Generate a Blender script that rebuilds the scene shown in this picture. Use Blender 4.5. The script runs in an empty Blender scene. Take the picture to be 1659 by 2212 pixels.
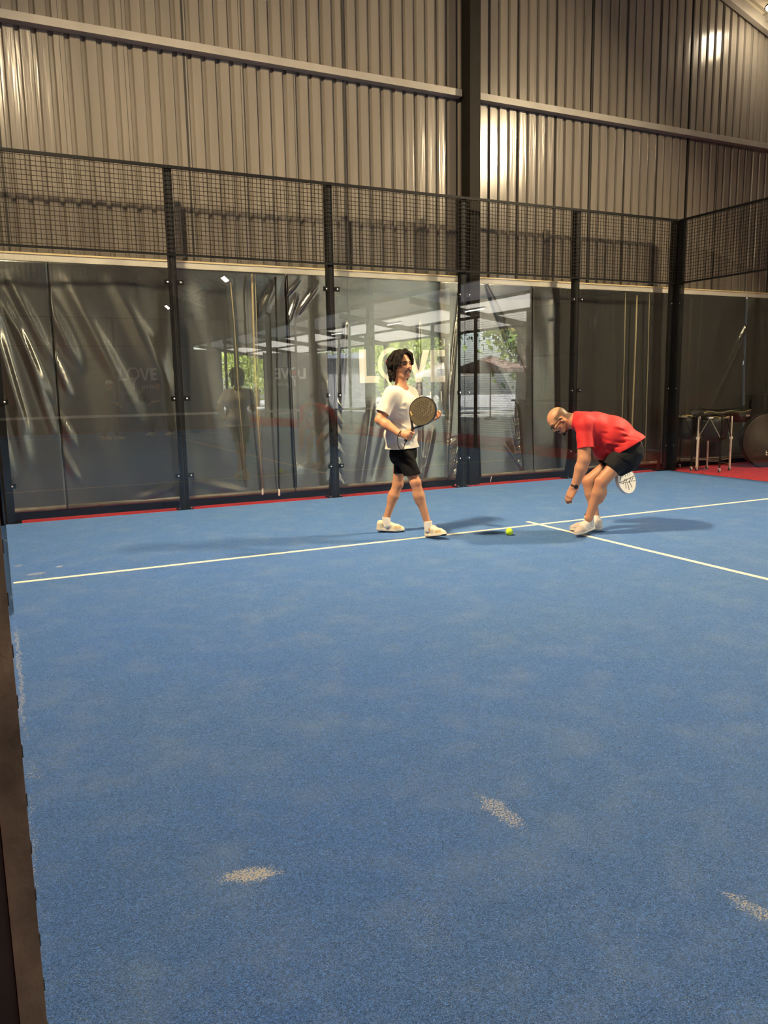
# Indoor padel court: back glass wall, two players, carts at the side.
import bpy, bmesh, math, random
import numpy as np
from mathutils import Vector, Matrix

SC = bpy.context.scene
COL = SC.collection
random.seed(7)
rng = np.random.default_rng(11)

# ------------------------------------------------------------------ helpers
def tag(o, label=None, cat=None, group=None, kind=None):
    if label: o['label'] = label
    if cat: o['category'] = cat
    if group: o['group'] = group
    if kind: o['kind'] = kind
    return o

def empty(name, loc=(0, 0, 0), label=None, cat=None, group=None):
    o = bpy.data.objects.new(name, None)
    o.empty_display_size = 0.1
    o.location = loc
    COL.objects.link(o)
    return tag(o, label, cat, group)

def mesh_obj(name, verts, faces, mat=None, parent=None, smooth=False, origin=None, label=None):
    off = Vector((0, 0, 0))
    p = parent
    while p is not None:
        off += Vector(p.location); p = p.parent
    if origin is not None: off = off + Vector(origin)
    v = np.asarray(verts, float).reshape(-1, 3) - np.array(off)
    me = bpy.data.meshes.new(name)
    me.from_pydata([tuple(q) for q in v], [], [tuple(f) for f in faces])
    me.update()
    if smooth:
        me.polygons.foreach_set('use_smooth', [True] * len(me.polygons))
    o = bpy.data.objects.new(name, me)
    COL.objects.link(o)
    if parent is not None: o.parent = parent
    if origin is not None: o.location = origin
    if mat is not None:
        for m in (mat if isinstance(mat, (list, tuple)) else [mat]): me.materials.append(m)
    if label: o['label'] = label
    return o

class MB:
    """collects shapes in world coordinates, builds ONE mesh object"""
    def __init__(s): s.v = []; s.f = []
    def add(s, v, f):
        n = len(s.v); s.v += [tuple(q) for q in v]; s.f += [tuple(i + n for i in q) for q in f]; return s
    def box(s, x0, x1, y0, y1, z0, z1):
        v = [(x0,y0,z0),(x1,y0,z0),(x1,y1,z0),(x0,y1,z0),(x0,y0,z1),(x1,y0,z1),(x1,y1,z1),(x0,y1,z1)]
        f = [(0,3,2,1),(4,5,6,7),(0,1,5,4),(1,2,6,5),(2,3,7,6),(3,0,4,7)]
        return s.add(v, f)
    def obox(s, c, ax, ay, az):
        """oriented box: centre and three half-axis vectors"""
        c = Vector(c); ax, ay, az = Vector(ax), Vector(ay), Vector(az)
        v = [c + ax*i + ay*j + az*k for k in (-1,1) for (i,j) in ((-1,-1),(1,-1),(1,1),(-1,1))]
        f = [(0,3,2,1),(4,5,6,7),(0,1,5,4),(1,2,6,5),(2,3,7,6),(3,0,4,7)]
        return s.add(v, f)
    def bar(s, a, b, w, h=None, up=(0,0,1)):
        a, b = Vector(a), Vector(b); h = w if h is None else h
        d = (b - a); L = d.length; d.normalize()
        u = Vector(up)
        if abs(d.dot(u)) > .98: u = Vector((0,1,0))
        x = d.cross(u).normalized(); y = x.cross(d).normalized()
        return s.obox((a + b)/2, d*L/2, x*w/2, y*h/2)
    def tube(s, pts, r, n=10, caps=True):
        P = [Vector(p) for p in pts]; m = len(P)
        R = r if isinstance(r, (list, tuple)) else [r]*m
        t0 = (P[1]-P[0]).normalized()
        u = t0.orthogonal().normalized(); base = len(s.v)
        for i in range(m):
            t = (P[min(i+1,m-1)] - P[max(i-1,0)])
            t = t.normalized() if t.length > 1e-9 else t0
            u = (u - t*u.dot(t)); u = u.normalized() if u.length > 1e-6 else t.orthogonal().normalized()
            w = t.cross(u)
            for k in range(n):
                a = 2*math.pi*k/n
                s.v.append(tuple(P[i] + (u*math.cos(a) + w*math.sin(a))*R[i]))
        for i in range(m-1):
            for k in range(n):
                a = base+i*n+k; b = base+i*n+(k+1)%n
                s.f.append((a, b, b+n, a+n))
        if caps:
            s.f.append(tuple(base+k for k in range(n))[::-1])
            s.f.append(tuple(base+(m-1)*n+k for k in range(n)))
        return s
    def lathe(s, prof, c, n=24, axis=(0,0,1)):
        """profile of (radius, height) turned about an axis through c"""
        c = Vector(c); a = Vector(axis).normalized(); u = a.orthogonal().normalized(); w = a.cross(u)
        base = len(s.v)
        for (r, h) in prof:
            for k in range(n):
                t = 2*math.pi*k/n
                s.v.append(tuple(c + a*h + (u*math.cos(t) + w*math.sin(t))*r))
        for i in range(len(prof)-1):
            for k in range(n):
                p = base+i*n+k; q = base+i*n+(k+1)%n
                s.f.append((p, q, q+n, p+n))
        s.f.append(tuple(base+k for k in range(n))[::-1]); s.f.append(tuple(base+(len(prof)-1)*n+k for k in range(n)))
        return s
    def prism(s, poly, o, ux, uy, d):
        """2-D polygon extruded: origin o, plane axes ux, uy, depth vector d"""
        o, ux, uy, d = Vector(o), Vector(ux), Vector(uy), Vector(d); n = len(poly); b = len(s.v)
        for k in (0, 1):
            for (x, y) in poly: s.v.append(tuple(o + ux*x + uy*y + d*k))
        s.f.append(tuple(b+i for i in range(n))[::-1]); s.f.append(tuple(b+n+i for i in range(n)))
        for i in range(n):
            j = (i+1) % n; s.f.append((b+i, b+j, b+n+j, b+n+i))
        return s
    def build(s, name, mat, parent=None, smooth=False, origin=None, label=None):
        return mesh_obj(name, s.v, s.f, mat, parent, smooth, origin, label)

def fix_normals(o):
    bm = bmesh.new(); bm.from_mesh(o.data); bmesh.ops.recalc_face_normals(bm, faces=bm.faces); bm.to_mesh(o.data); bm.free(); return o

def bevel(o, w, seg=2):
    m = o.modifiers.new('bevel', 'BEVEL'); m.width = w; m.segments = seg; m.limit_method = 'ANGLE'; return o

def copy_tree(o, parent=None):
    c = o.copy(); COL.objects.link(c)
    if parent is not None: c.parent = parent
    for ch in list(o.children): copy_tree(ch, c)
    return c

# ------------------------------------------------------------------ materials
def srgb(r, g, b):
    f = lambda c: ((c/255)/12.92 if c/255 <= .04045 else ((c/255 + .055)/1.055)**2.4)
    return (f(r), f(g), f(b), 1)

def newmat(name):
    m = bpy.data.materials.new(name); m.use_nodes = True
    nt = m.node_tree; b = nt.nodes['Principled BSDF']
    return m, nt, b

def N(nt, typ, **kw):
    n = nt.nodes.new(typ)
    for k, v in kw.items():
        if k in n.inputs: n.inputs[k].default_value = v
        else: setattr(n, k, v)
    return n

def plain(name, col, rough=.5, metal=0., spec=.5, noise=.0, nscale=8., bump=0., bscale=60., coat=0., sheen=0.):
    m, nt, b = newmat(name)
    b.inputs['Base Color'].default_value = col if len(col) == 4 else (*col, 1)
    b.inputs['Roughness'].default_value = rough; b.inputs['Metallic'].default_value = metal
    b.inputs['Specular IOR Level'].default_value = spec
    b.inputs['Coat Weight'].default_value = coat
    if sheen: b.inputs['Sheen Weight'].default_value = sheen
    tc = N(nt, 'ShaderNodeTexCoord')
    if noise:
        n = N(nt, 'ShaderNodeTexNoise', Scale=nscale, Detail=5.)
        nt.links.new(tc.outputs['Object'], n.inputs['Vector'])
        mx = N(nt, 'ShaderNodeMixRGB', blend_type='MULTIPLY'); mx.inputs['Fac'].default_value = 1
        r = N(nt, 'ShaderNodeMapRange'); r.inputs['From Min'].default_value = .3; r.inputs['From Max'].default_value = .7
        r.inputs['To Min'].default_value = 1-noise; r.inputs['To Max'].default_value = 1+noise*.5
        nt.links.new(n.outputs['Fac'], r.inputs['Value'])
        mx.inputs['Color1'].default_value = b.inputs['Base Color'].default_value
        nt.links.new(r.outputs['Result'], mx.inputs['Color2'])
        nt.links.new(mx.outputs['Color'], b.inputs['Base Color'])
    if bump:
        n2 = N(nt, 'ShaderNodeTexNoise', Scale=bscale, Detail=4.)
        nt.links.new(tc.outputs['Object'], n2.inputs['Vector'])
        bp = N(nt, 'ShaderNodeBump'); bp.inputs['Strength'].default_value = bump; bp.inputs['Distance'].default_value = .01
        nt.links.new(n2.outputs['Fac'], bp.inputs['Height']); nt.links.new(bp.outputs['Normal'], b.inputs['Normal'])
    return m

def emit(name, col, s):
    m, nt, b = newmat(name)
    b.inputs['Base Color'].default_value = (0, 0, 0, 1)
    b.inputs['Emission Color'].default_value = (*col, 1); b.inputs['Emission Strength'].default_value = s
    return m

def vcol_mat(name, rough=.5, spec=.4, bump=0., bscale=200., sub=0., sheen=0.):
    """base colour from the mesh's own colour attribute (which part of the thing has which colour)"""
    m, nt, b = newmat(name)
    a = N(nt, 'ShaderNodeVertexColor'); a.layer_name = 'Col'
    nt.links.new(a.outputs['Color'], b.inputs['Base Color'])
    b.inputs['Roughness'].default_value = rough; b.inputs['Specular IOR Level'].default_value = spec
    if sub:
        b.inputs['Subsurface Weight'].default_value = sub; b.inputs['Subsurface Radius'].default_value = (.012, .004, .002)
        b.inputs['Subsurface Scale'].default_value = 1.
    if sheen: b.inputs['Sheen Weight'].default_value = sheen
    if bump:
        tc = N(nt, 'ShaderNodeTexCoord'); n2 = N(nt, 'ShaderNodeTexNoise', Scale=bscale, Detail=3.)
        nt.links.new(tc.outputs['Object'], n2.inputs['Vector'])
        bp = N(nt, 'ShaderNodeBump'); bp.inputs['Strength'].default_value = bump; bp.inputs['Distance'].default_value = .004
        nt.links.new(n2.outputs['Fac'], bp.inputs['Height']); nt.links.new(bp.outputs['Normal'], b.inputs['Normal'])
    return m

# ------------------------------------------------------------------ camera
CAM = Vector((-0.0334, -9.6288, 1.4505)); FPX = 1700.13
RX, RY, RZ = 1.41302753, 0.0158670175, -0.458648904
def _rot(rx, ry, rz):
    return Matrix.Rotation(rz, 3, 'Z') @ Matrix.Rotation(ry, 3, 'Y') @ Matrix.Rotation(rx, 3, 'X')
CR = _rot(RX, RY, RZ)
cd = bpy.data.cameras.new('camera'); cam = bpy.data.objects.new('camera', cd); COL.objects.link(cam)
cam.location = CAM; cam.rotation_euler = (RX, RY, RZ)
cd.sensor_fit = 'HORIZONTAL'; cd.sensor_width = 36.; cd.lens = FPX/1659*36.; cd.clip_start = .02; cd.clip_end = 500
SC.camera = cam

def ray(u, v):
    return CR @ Vector(((u-829.5)/FPX, -(v-1106)/FPX, -1.))
def on_plane(u, v, p0, n):
    """world point where the sight line of (u, v) meets a plane"""
    d = ray(u, v); n = Vector(n); t = (Vector(p0) - CAM).dot(n)/d.dot(n); return CAM + d*t
def on_y(u, v, y): return on_plane(u, v, (0, y, 0), (0, 1, 0))
def on_x(u, v, x): return on_plane(u, v, (x, 0, 0), (1, 0, 0))
def on_z(u, v, z): return on_plane(u, v, (0, 0, z), (0, 0, 1))
# ------------------------------------------------------------------ setting materials
def turf_mat():
    m, nt, b = newmat('blue_turf')
    geo = N(nt, 'ShaderNodeNewGeometry'); P = geo.outputs['Position']
    def noise(scale, detail=4., rough=.55, vec=P, dist=0.):
        n = N(nt, 'ShaderNodeTexNoise', Scale=scale, Detail=detail, Roughness=rough, Distortion=dist)
        nt.links.new(vec, n.inputs['Vector']); return n.outputs['Fac']
    def rng_(sock, a, b_, lo=0., hi=1.):
        r = N(nt, 'ShaderNodeMapRange'); nt.links.new(sock, r.inputs['Value'])
        for k, v in zip(('From Min','From Max','To Min','To Max'), (a, b_, lo, hi)): r.inputs[k].default_value = v
        return r.outputs['Result']
    def mixc(f, c1, c2, mode='MIX'):
        x = N(nt, 'ShaderNodeMixRGB', blend_type=mode)
        for s, c in (('Color1', c1), ('Color2', c2)):
            if isinstance(c, tuple): x.inputs[s].default_value = c
            else: nt.links.new(c, x.inputs[s])
        if isinstance(f, float): x.inputs['Fac'].default_value = f
        else: nt.links.new(f, x.inputs['Fac'])
        return x.outputs['Color']
    def math_(op, a, b_):
        x = N(nt, 'ShaderNodeMath', operation=op)
        for i, c in enumerate((a, b_)):
            if isinstance(c, (int, float)): x.inputs[i].default_value = c
            else: nt.links.new(c, x.inputs[i])
        return x.outputs[0]
    fib = noise(120., 3., .6, dist=2.2); fib2 = noise(300., 2., .6, dist=1.5)
    f = math_('ADD', math_('MULTIPLY', fib, .6), math_('MULTIPLY', fib2, .4))
    base = mixc(rng_(f, .44, .60), TURF_D, TURF_L)
    # combed / worn areas of the pile
    big = noise(.8, 5., .6); base = mixc(rng_(big, .35, .7), base, mixc(1., base, (.72, .90, 1.10, 1), 'MULTIPLY'))
    mid = noise(3.4, 5., .65); base = mixc(rng_(mid, .48, .74, 0., .75), base, mixc(.35, base, (.28, .36, .52, 1)))
    # pale sand in the pile: light dusting everywhere, drifts in some places
    spk = noise(260., 1., .5); dust = noise(5., 4., .7)
    lim = rng_(dust, .42, .75, .74, .60)
    glint = math_('GREATER_THAN', noise(210., 2., .6, dist=1.2), .635); base = mixc(math_('MULTIPLY', glint, .55), base, (.30, .42, .66, 1))  # pale blue flecks: glints on the fibres, painted into the colour
    s1 = math_('GREATER_THAN', spk, lim)
    base = mixc(math_('MULTIPLY', s1, .55), base, (.62, .58, .50, 1))
    # drifts left where shoes and balls scraped (place, half length, half width, heading)
    mask = None
    wob = N(nt, 'ShaderNodeTexNoise', Scale=14., Detail=4., Roughness=.65); nt.links.new(P, wob.inputs['Vector'])
    w1 = N(nt, 'ShaderNodeVectorMath', operation='MULTIPLY_ADD'); nt.links.new(wob.outputs['Color'], w1.inputs[0]); w1.inputs[1].default_value = (.10, .10, 0); w1.inputs[2].default_value = (-.05, -.05, 0)
    PW = N(nt, 'ShaderNodeVectorMath', operation='ADD'); nt.links.new(P, PW.inputs[0]); nt.links.new(w1.outputs[0], PW.inputs[1])
    for (u0, v0, u1, v1, W, amt) in SAND:
        a_, b_ = on_z(u0, v0, 0), on_z(u1, v1, 0); c = (a_+b_)/2; L = max((b_-a_).length*.68, W); ang = math.degrees(math.atan2(b_.y-a_.y, b_.x-a_.x))
        mp = N(nt, 'ShaderNodeMapping', vector_type='TEXTURE'); nt.links.new(PW.outputs[0], mp.inputs['Vector'])
        mp.inputs['Location'].default_value = c; mp.inputs['Rotation'].default_value = (0, 0, math.radians(ang)); mp.inputs['Scale'].default_value = (L, W, 1)
        ln = N(nt, 'ShaderNodeVectorMath', operation='LENGTH'); nt.links.new(mp.outputs[0], ln.inputs[0])
        s = rng_(ln.outputs['Value'], 1.45, .45, 0., amt)
        mask = s if mask is None else math_('MAXIMUM', mask, s)
    spk2 = noise(150., 3., .7)
    mm = math_('GREATER_THAN', spk2, rng_(mask, 0., 1., .86, .40))
    base = mixc(math_('MULTIPLY', mm, .85), base, (.70, .65, .55, 1))
    nt.links.new(base, b.inputs['Base Color'])
    b.inputs['Roughness'].default_value = .75; b.inputs['Specular IOR Level'].default_value = .25
    b.inputs['Sheen Weight'].default_value = .55; b.inputs['Sheen Roughness'].default_value = .45; b.inputs['Sheen Tint'].default_value = (.30, .62, 1, 1)
    bp = N(nt, 'ShaderNodeBump'); bp.inputs['Strength'].default_value = .9; bp.inputs['Distance'].default_value = .010
    nt.links.new(f, bp.inputs['Height']); nt.links.new(bp.outputs['Normal'], b.inputs['Normal'])
    return m

TURF_D = (.009, .036, .170, 1); TURF_L = (.120, .295, .83, 1)
SAND = [(470, 1898, 612, 1883, .048, .85), (1030, 1712, 1138, 1796, .055, .75), (1568, 1926, 1662, 1990, .045, .75), (690, 1641, 792, 1636, .05, .42), (668, 1447, 690, 1445, .05, .55), (440, 1520, 545, 1507, .03, .35),
        (50, 1243, 102, 1236, .07, .75), (30, 1224, 50, 1220, .07, .7), (118, 1225, 134, 1222, .05, .8), (33, 1330, 58, 1640, .018, .7), (62, 1700, 84, 1990, .016, .6), (780, 1530, 860, 1524, .12, .30), (560, 1590, 640, 1580, .12, .30), (350, 1582, 420, 1576, .08, .36),
        (60, 1650, 90, 1690, .05, .6), (320, 1318, 400, 1312, .05, .3), (1590, 1790, 1659, 1830, .06, .3), (715, 1113, 810, 1106, .04, .35), (890, 1640, 940, 1630, .1, .28), (1060, 1560, 1150, 1600, .10, .25), (1400, 1500, 1560, 1540, .10, .2)]
M = {}
M['turf'] = turf_mat()

def red_mat():
    m = plain('red_carpet', (.46, .016, .022, 1), .9, noise=.35, nscale=14., bump=.4, bscale=300.); return m
M['red'] = red_mat()
M['line'] = plain('white_line_turf', (.80, .76, .62, 1), .8, noise=.10, nscale=120., bump=.4, bscale=400.)

def clad_mat():
    m, nt, b = newmat('painted_cladding')
    tc = N(nt, 'ShaderNodeTexCoord')
    mp = N(nt, 'ShaderNodeMapping'); mp.inputs['Scale'].default_value = (2.2, 2.2, .25); nt.links.new(tc.outputs['Object'], mp.inputs['Vector'])
    n = N(nt, 'ShaderNodeTexNoise', Scale=1.6, Detail=5.); nt.links.new(mp.outputs[0], n.inputs['Vector'])
    cr = N(nt, 'ShaderNodeValToRGB'); cr.color_ramp.elements[0].position = .3; cr.color_ramp.elements[0].color = (.143, .129, .114, 1)
    cr.color_ramp.elements[1].position = .7; cr.color_ramp.elements[1].color = (.184, .167, .147, 1)
    nt.links.new(n.outputs['Fac'], cr.inputs['Fac']); nt.links.new(cr.outputs['Color'], b.inputs['Base Color'])
    b.inputs['Roughness'].default_value = .21; b.inputs['Specular IOR Level'].default_value = .55
    # slight waviness of the sheet (oil canning)
    n2 = N(nt, 'ShaderNodeTexNoise', Scale=1.3, Detail=3.); mp2 = N(nt, 'ShaderNodeMapping'); mp2.inputs['Scale'].default_value = (7, 7, .5)
    nt.links.new(tc.outputs['Object'], mp2.inputs['Vector']); nt.links.new(mp2.outputs[0], n2.inputs['Vector'])
    bp = N(nt, 'ShaderNodeBump'); bp.inputs['Strength'].default_value = .35; bp.inputs['Distance'].default_value = .02
    nt.links.new(n2.outputs['Fac'], bp.inputs['Height']); nt.links.new(bp.outputs['Normal'], b.inputs['Normal'])
    return m
M['clad'] = clad_mat()
M['seam'] = plain('dark_seam', (.012, .011, .010, 1), .7)
M['steel'] = plain('grey_painted_steel', (.25, .235, .215, 1), .45, noise=.15, nscale=3.)
M['lightbeam'] = plain('pale_beam', (.66, .63, .56, 1), .55, noise=.12, nscale=4.)
M['darksteel'] = plain('dark_steel', (.011, .0095, .008, 1), .6, spec=.12, noise=.2, nscale=4.)
M['black'] = plain('black_powder_coat', (.006, .0065, .0075, 1), .5, spec=.12)
M['blackmatt'] = plain('black_matt', (.012, .012, .012, 1), .65)
M['wire'] = plain('mesh_wire', (.011, .0085, .0065, 1), .6, spec=.15)
M['sidewire'] = plain('side_mesh_wire', (.060, .046, .034, 1), .6, noise=.5, nscale=30.)
M['gatepost'] = plain('weathered_brown_steel', (.125, .098, .074, 1), .75, noise=.6, nscale=9., bump=.4, bscale=30.)
M['bolt'] = plain('bolt_steel', (.75, .75, .75, 1), .25, metal=.9)
M['roof'] = plain('roof_sheet', (.42, .38, .30, 1), .5, noise=.15, nscale=2.)
M['concrete'] = plain('paving', (.36, .345, .315, 1), .85, noise=.2, nscale=3.)
M['chrome'] = plain('brushed_aluminium', (.80, .78, .72, 1), .4, metal=.15, noise=.1, nscale=20.)

def glass_mat():
    m, nt, b = newmat('court_glass'); nt.nodes.remove(b)
    out = nt.nodes['Material Output']
    geo = N(nt, 'ShaderNodeNewGeometry')
    dt = N(nt, 'ShaderNodeVectorMath', operation='DOT_PRODUCT'); nt.links.new(geo.outputs['Incoming'], dt.inputs[0]); nt.links.new(geo.outputs['Normal'], dt.inputs[1])
    ab = N(nt, 'ShaderNodeMath', operation='ABSOLUTE'); nt.links.new(dt.outputs['Value'], ab.inputs[0])
    om = N(nt, 'ShaderNodeMath', operation='SUBTRACT'); om.inputs[0].default_value = 1; nt.links.new(ab.outputs[0], om.inputs[1])
    pw = N(nt, 'ShaderNodeMath', operation='POWER'); nt.links.new(om.outputs[0], pw.inputs[0]); pw.inputs[1].default_value = 5
    ma = N(nt, 'ShaderNodeMath', operation='MULTIPLY_ADD'); nt.links.new(pw.outputs[0], ma.inputs[0]); ma.inputs[1].default_value = .96; ma.inputs[2].default_value = .040
    tr = N(nt, 'ShaderNodeBsdfTransparent'); tr.inputs['Color'].default_value = (.965, .975, .97, 1)
    gl = N(nt, 'ShaderNodeBsdfGlossy'); gl.inputs['Roughness'].default_value = 0.; gl.inputs['Color'].default_value = (1, 1, 1, 1)
    mx = N(nt, 'ShaderNodeMixShader'); nt.links.new(ma.outputs[0], mx.inputs[0]); nt.links.new(tr.outputs[0], mx.inputs[1]); nt.links.new(gl.outputs[0], mx.inputs[2])
    nt.links.new(mx.outputs[0], out.inputs['Surface'])
    return m
M['glass'] = glass_mat()

# ------------------------------------------------------------------ hall shell
HX0, HX1, HY1, HY0 = -7.2, 12.8, .52, -46.0       # hall extents (Y runs from the back wall to behind the viewer)
def struct(o, label=None): return tag(o, label, kind='structure')

# floor: red carpet over the slab, blue turf of the courts on it
struct(MB().box(HX0-.3, HX1+.05, HY0-.3, .9, -.20, -.012).build('floor', M['red']), 'red carpet around the blue court')
struct(MB().box(-.066, 10, -20, 0.0, -.012, 0.0).build('floor_turf', M['turf']), 'blue court turf with pale sand drifts')
struct(MB().box(0, 10, -41.6, -21.6, -.012, 0.0).build('floor_turf', M['turf']), 'blue turf of the court behind')
def court_line(name, x0, x1, y0, y1, lab):
    struct(MB().box(x0, x1, y0, y1, -.004, .002).build(name, M['line']), lab)
court_line('trim_1', 0.0, 10, -3.075, -3.025, 'white service line across the blue turf parallel to the glass wall')
court_line('trim_2', 4.975, 5.025, -17.15, -3.075, 'white centre line running away from the service line on blue turf')
court_line('trim_2', 4.975, 5.025, -3.025, -2.85, 'short end of the white centre line past the service line')
court_line('trim_3', 0.0, 10, -16.975, -16.925, 'white service line on the far half of the court')
court_line('trim_3', 4.975, 5.025, -38.75, -24.45, 'white centre line of the court behind')
for y in (-24.65, -38.55): court_line('trim_3', 0.0, 10, y-.025, y+.025, 'white service line of the court behind')

# corrugated sheets: flat pans with narrow recessed ribs (171.5 mm pitch, a dark lap every third sheet)
def clad_profile(L, off=0.):
    """points (s, d): along the wall, depth away from the room"""
    pts = []; k0 = int(math.floor((-off)/.1715)) - 1
    x = off + k0*.1715
    while x < L + .2:
        for dx, d in ((0., 0.), (.106, 0.), (.121, .036), (.1565, .036)):
            pts.append((x+dx, d))
        # shallow stiffening line in the pan
        x += .1715
    pts = [(min(max(a, 0.), L), d) for a, d in pts]
    out = [pts[0]]
    for q in pts[1:]:
        if q[0] > out[-1][0] + 1e-6: out.append(q)
    return out
def cladding(name, origin, along, outward, L, ztop, z0, lab, off=0.):
    """sheeted wall strip; ztop(s) gives the upper edge"""
    o, a, n = Vector(origin), Vector(along), Vector(outward)
    pr = clad_profile(L, off); v = []; f = []
    for s, d in pr:
        p = o + a*s + n*d
        for z in (z0, ztop(s)): v.append((p.x, p.y, z))
    for i in range(len(pr)-1): f.append((2*i, 2*i+2, 2*i+3, 2*i+1))
    # outer skin, so the wall has its thickness
    b = len(v)
    for s in (0., L):
        p = o + a*s + n*.06
        for z in (z0, ztop(s)): v.append((p.x, p.y, z))
    f.append((b, b+1, b+3, b+2))
    ob = mesh_obj(name, v, f, M['clad']); struct(ob, lab); return ob
EAVE = 7.12; SLOPE = .324; RIDGE_X = 2.8
def roof_z(x): return EAVE + SLOPE*(HX1 - x) if x > RIDGE_X else EAVE + SLOPE*(HX1 - RIDGE_X) - SLOPE*(RIDGE_X - x)
XB0 = HX0 - .3
cladding('wall_back', (XB0, HY1, 0), (1,0,0), (0,1,0), HX1 - XB0 + .06, lambda s: roof_z(XB0+s)+.22, 2.99, 'brown grey corrugated cladding above the curtains', off=(.29 - XB0 + .12) % .1715)
# dark open laps between the sheets
k = -4
while .292 + 2.079*k < HX1:
    x = .292 + 2.079*k
    if x > XB0 + .1 and not 6.3 < x < 6.6:
        struct(MB().box(x-.013, x+.013, HY1-.004, HY1+.05, 3.0, roof_z(x)-.02).build('trim_4', M['seam']), 'dark open lap between cladding sheets')
    for j in (1, 2):
        xx = x + .693*j
        if XB0+.1 < xx < HX1-.1 and not 6.2 < xx < 6.6:
            struct(MB().box(xx-.0022, xx+.0022, HY1-.0025, HY1+.01, 3.0, roof_z(xx)-.02).build('trim_4', M['seam']), 'thin lap line between cladding sheets')
    k += 1
cladding('wall_far', (XB0, HY0, 0), (1,0,0), (0,-1,0), HX1 - XB0, lambda s: roof_z(XB0+s)+.22, 2.4, 'corrugated cladding of the far end wall')
struct(MB().box(XB0, HX1, HY0-.1, HY0-.02, 0, 2.4).build('wall_far', M['darksteel']), 'dark lower band of the far end wall')
cladding('wall_left', (HX0, HY0, 0), (0,1,0), (-1,0,0), HY1 - HY0, lambda s: EAVE+.25, 0., 'corrugated cladding of the left side wall')
# right wall: closed by the back corner, open with sheeting only above 4.5 m further along
cladding('wall_right', (HX1, -7.5, 0), (0,1,0), (1,0,0), HY1 + 7.5, lambda s: EAVE+.25, 0., 'corrugated cladding of the right side wall by the back corner')
cladding('wall_right', (HX1, HY0, 0), (0,1,0), (1,0,0), -7.5 - HY0, lambda s: EAVE+.25, 4.5, 'corrugated cladding above the open side')
# solid leaf added behind the back wall's open band, so that no daylight leaks round the curtains
struct(MB().box(XB0, HX1+.1, .66, .74, -.1, 3.3).build('wall_back', M['darksteel']), 'added dark leaf behind the curtains that blocks daylight')

# roof planes with ribs underneath
def roof_plane(x0, x1, lab):
    v = []; f = []; y = HY0 - .3; i = 0
    while y < .9:
        d = 0. if i % 2 == 0 else .035
        v += [(x0, y, roof_z(x0)+d+.20), (x1, y, roof_z(x1)+d+.20)]; y += .10; i += 1
    for k in range(i-1): f.append((2*k, 2*k+1, 2*k+3, 2*k+2))
    b = len(v)
    for yy in (HY0-.3, .9): v += [(x0, yy, roof_z(x0)+.33), (x1, yy, roof_z(x1)+.33)]
    f.append((b, b+2, b+3, b+1))
    struct(mesh_obj('ceiling', v, f, M['roof']), lab)
roof_plane(HX0-.4, RIDGE_X, 'ribbed roof sheets of the left slope'); roof_plane(RIDGE_X, HX1+.4, 'ribbed roof sheets of the right slope')

# truss on the back gable and one bay nearer
def truss(y, lab):
    t = MB()
    for (xa, xb) in ((HX0, RIDGE_X), (RIDGE_X, HX1)):
        A = (xa, y, roof_z(xa)+.07); B = (xb, y, roof_z(xb)+.07)
        t.bar(A, B, .10, .16)
    struct(t.build('trim_5', M['steel']), lab)
truss(HY1-.10, 'sloping rafter under the roof against the back wall')
for y in (-6.0, -12.0, -18.0, -24.0, -30.0, -36.0, -42.0):
    t = MB()
    for (xa, xb) in ((HX0, RIDGE_X), (RIDGE_X, HX1)):
        n = 8
        for i in range(n):
            x1_ = xa + (xb-xa)*i/n; x2_ = xa + (xb-xa)*(i+1)/n
            za = roof_z(x1_); zb = roof_z(x2_)
            t.bar((x1_, y, za+.08), (x2_, y, zb+.08), .08, .08); t.bar((x1_, y, za-.45), (x2_, y, zb-.45), .08, .08)
            t.bar((x1_, y, za+.08), (x2_, y, zb-.45), .05, .05); t.bar((x2_, y, zb-.45), (x2_, y, zb+.08), .05, .05)
    struct(t.build('trim_5', M['steel']), 'lattice roof truss across the hall')
t = MB()      # purlins along the hall near the back right corner
for x in (-5, -3, -1, 1, 4.8, 6.8, 8.8, 10.8, 12.2): t.box(x-.04, x+.04, HY0, HY1+.1, roof_z(x)+.10, roof_z(x)+.22)
struct(t.build('trim_5', M['steel']), 'roof purlins running along the hall')

# girt across the cladding, in two lengths either side of the column
GZ = 5.475
def girt(x0, x1, lab):
    g = MB(); y = HY1
    g.box(x0, x1, y-.13, y-.118, GZ-.045, GZ+.045)          # front flange
    g.box(x0, x1, y-.118, y-.004, GZ+.033, GZ+.045)          # upper web
    g.box(x0, x1, y-.118, y-.004, GZ-.045, GZ-.033)
    struct(g.build('trim_6', M['steel']), lab)
girt(XB0, 6.20, 'grey horizontal girt across the cladding left of the column'); girt(6.42, HX1, 'grey horizontal girt across the cladding right of the column')
# hall column: H section, its side and front flange in view
c = MB()
c.box(6.225, 6.395, .225, .240, -.01, roof_z(6.3)); c.box(6.300, 6.315, .240, .44, -.01, roof_z(6.3)); c.box(6.225, 6.395, .44, .455, -.01, roof_z(6.3))
c.box(6.225, 6.24, .24, .44, -.01, roof_z(6.3))
struct(c.build('column', M['darksteel']), 'tall dark steel column in front of the cladding')
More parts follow.
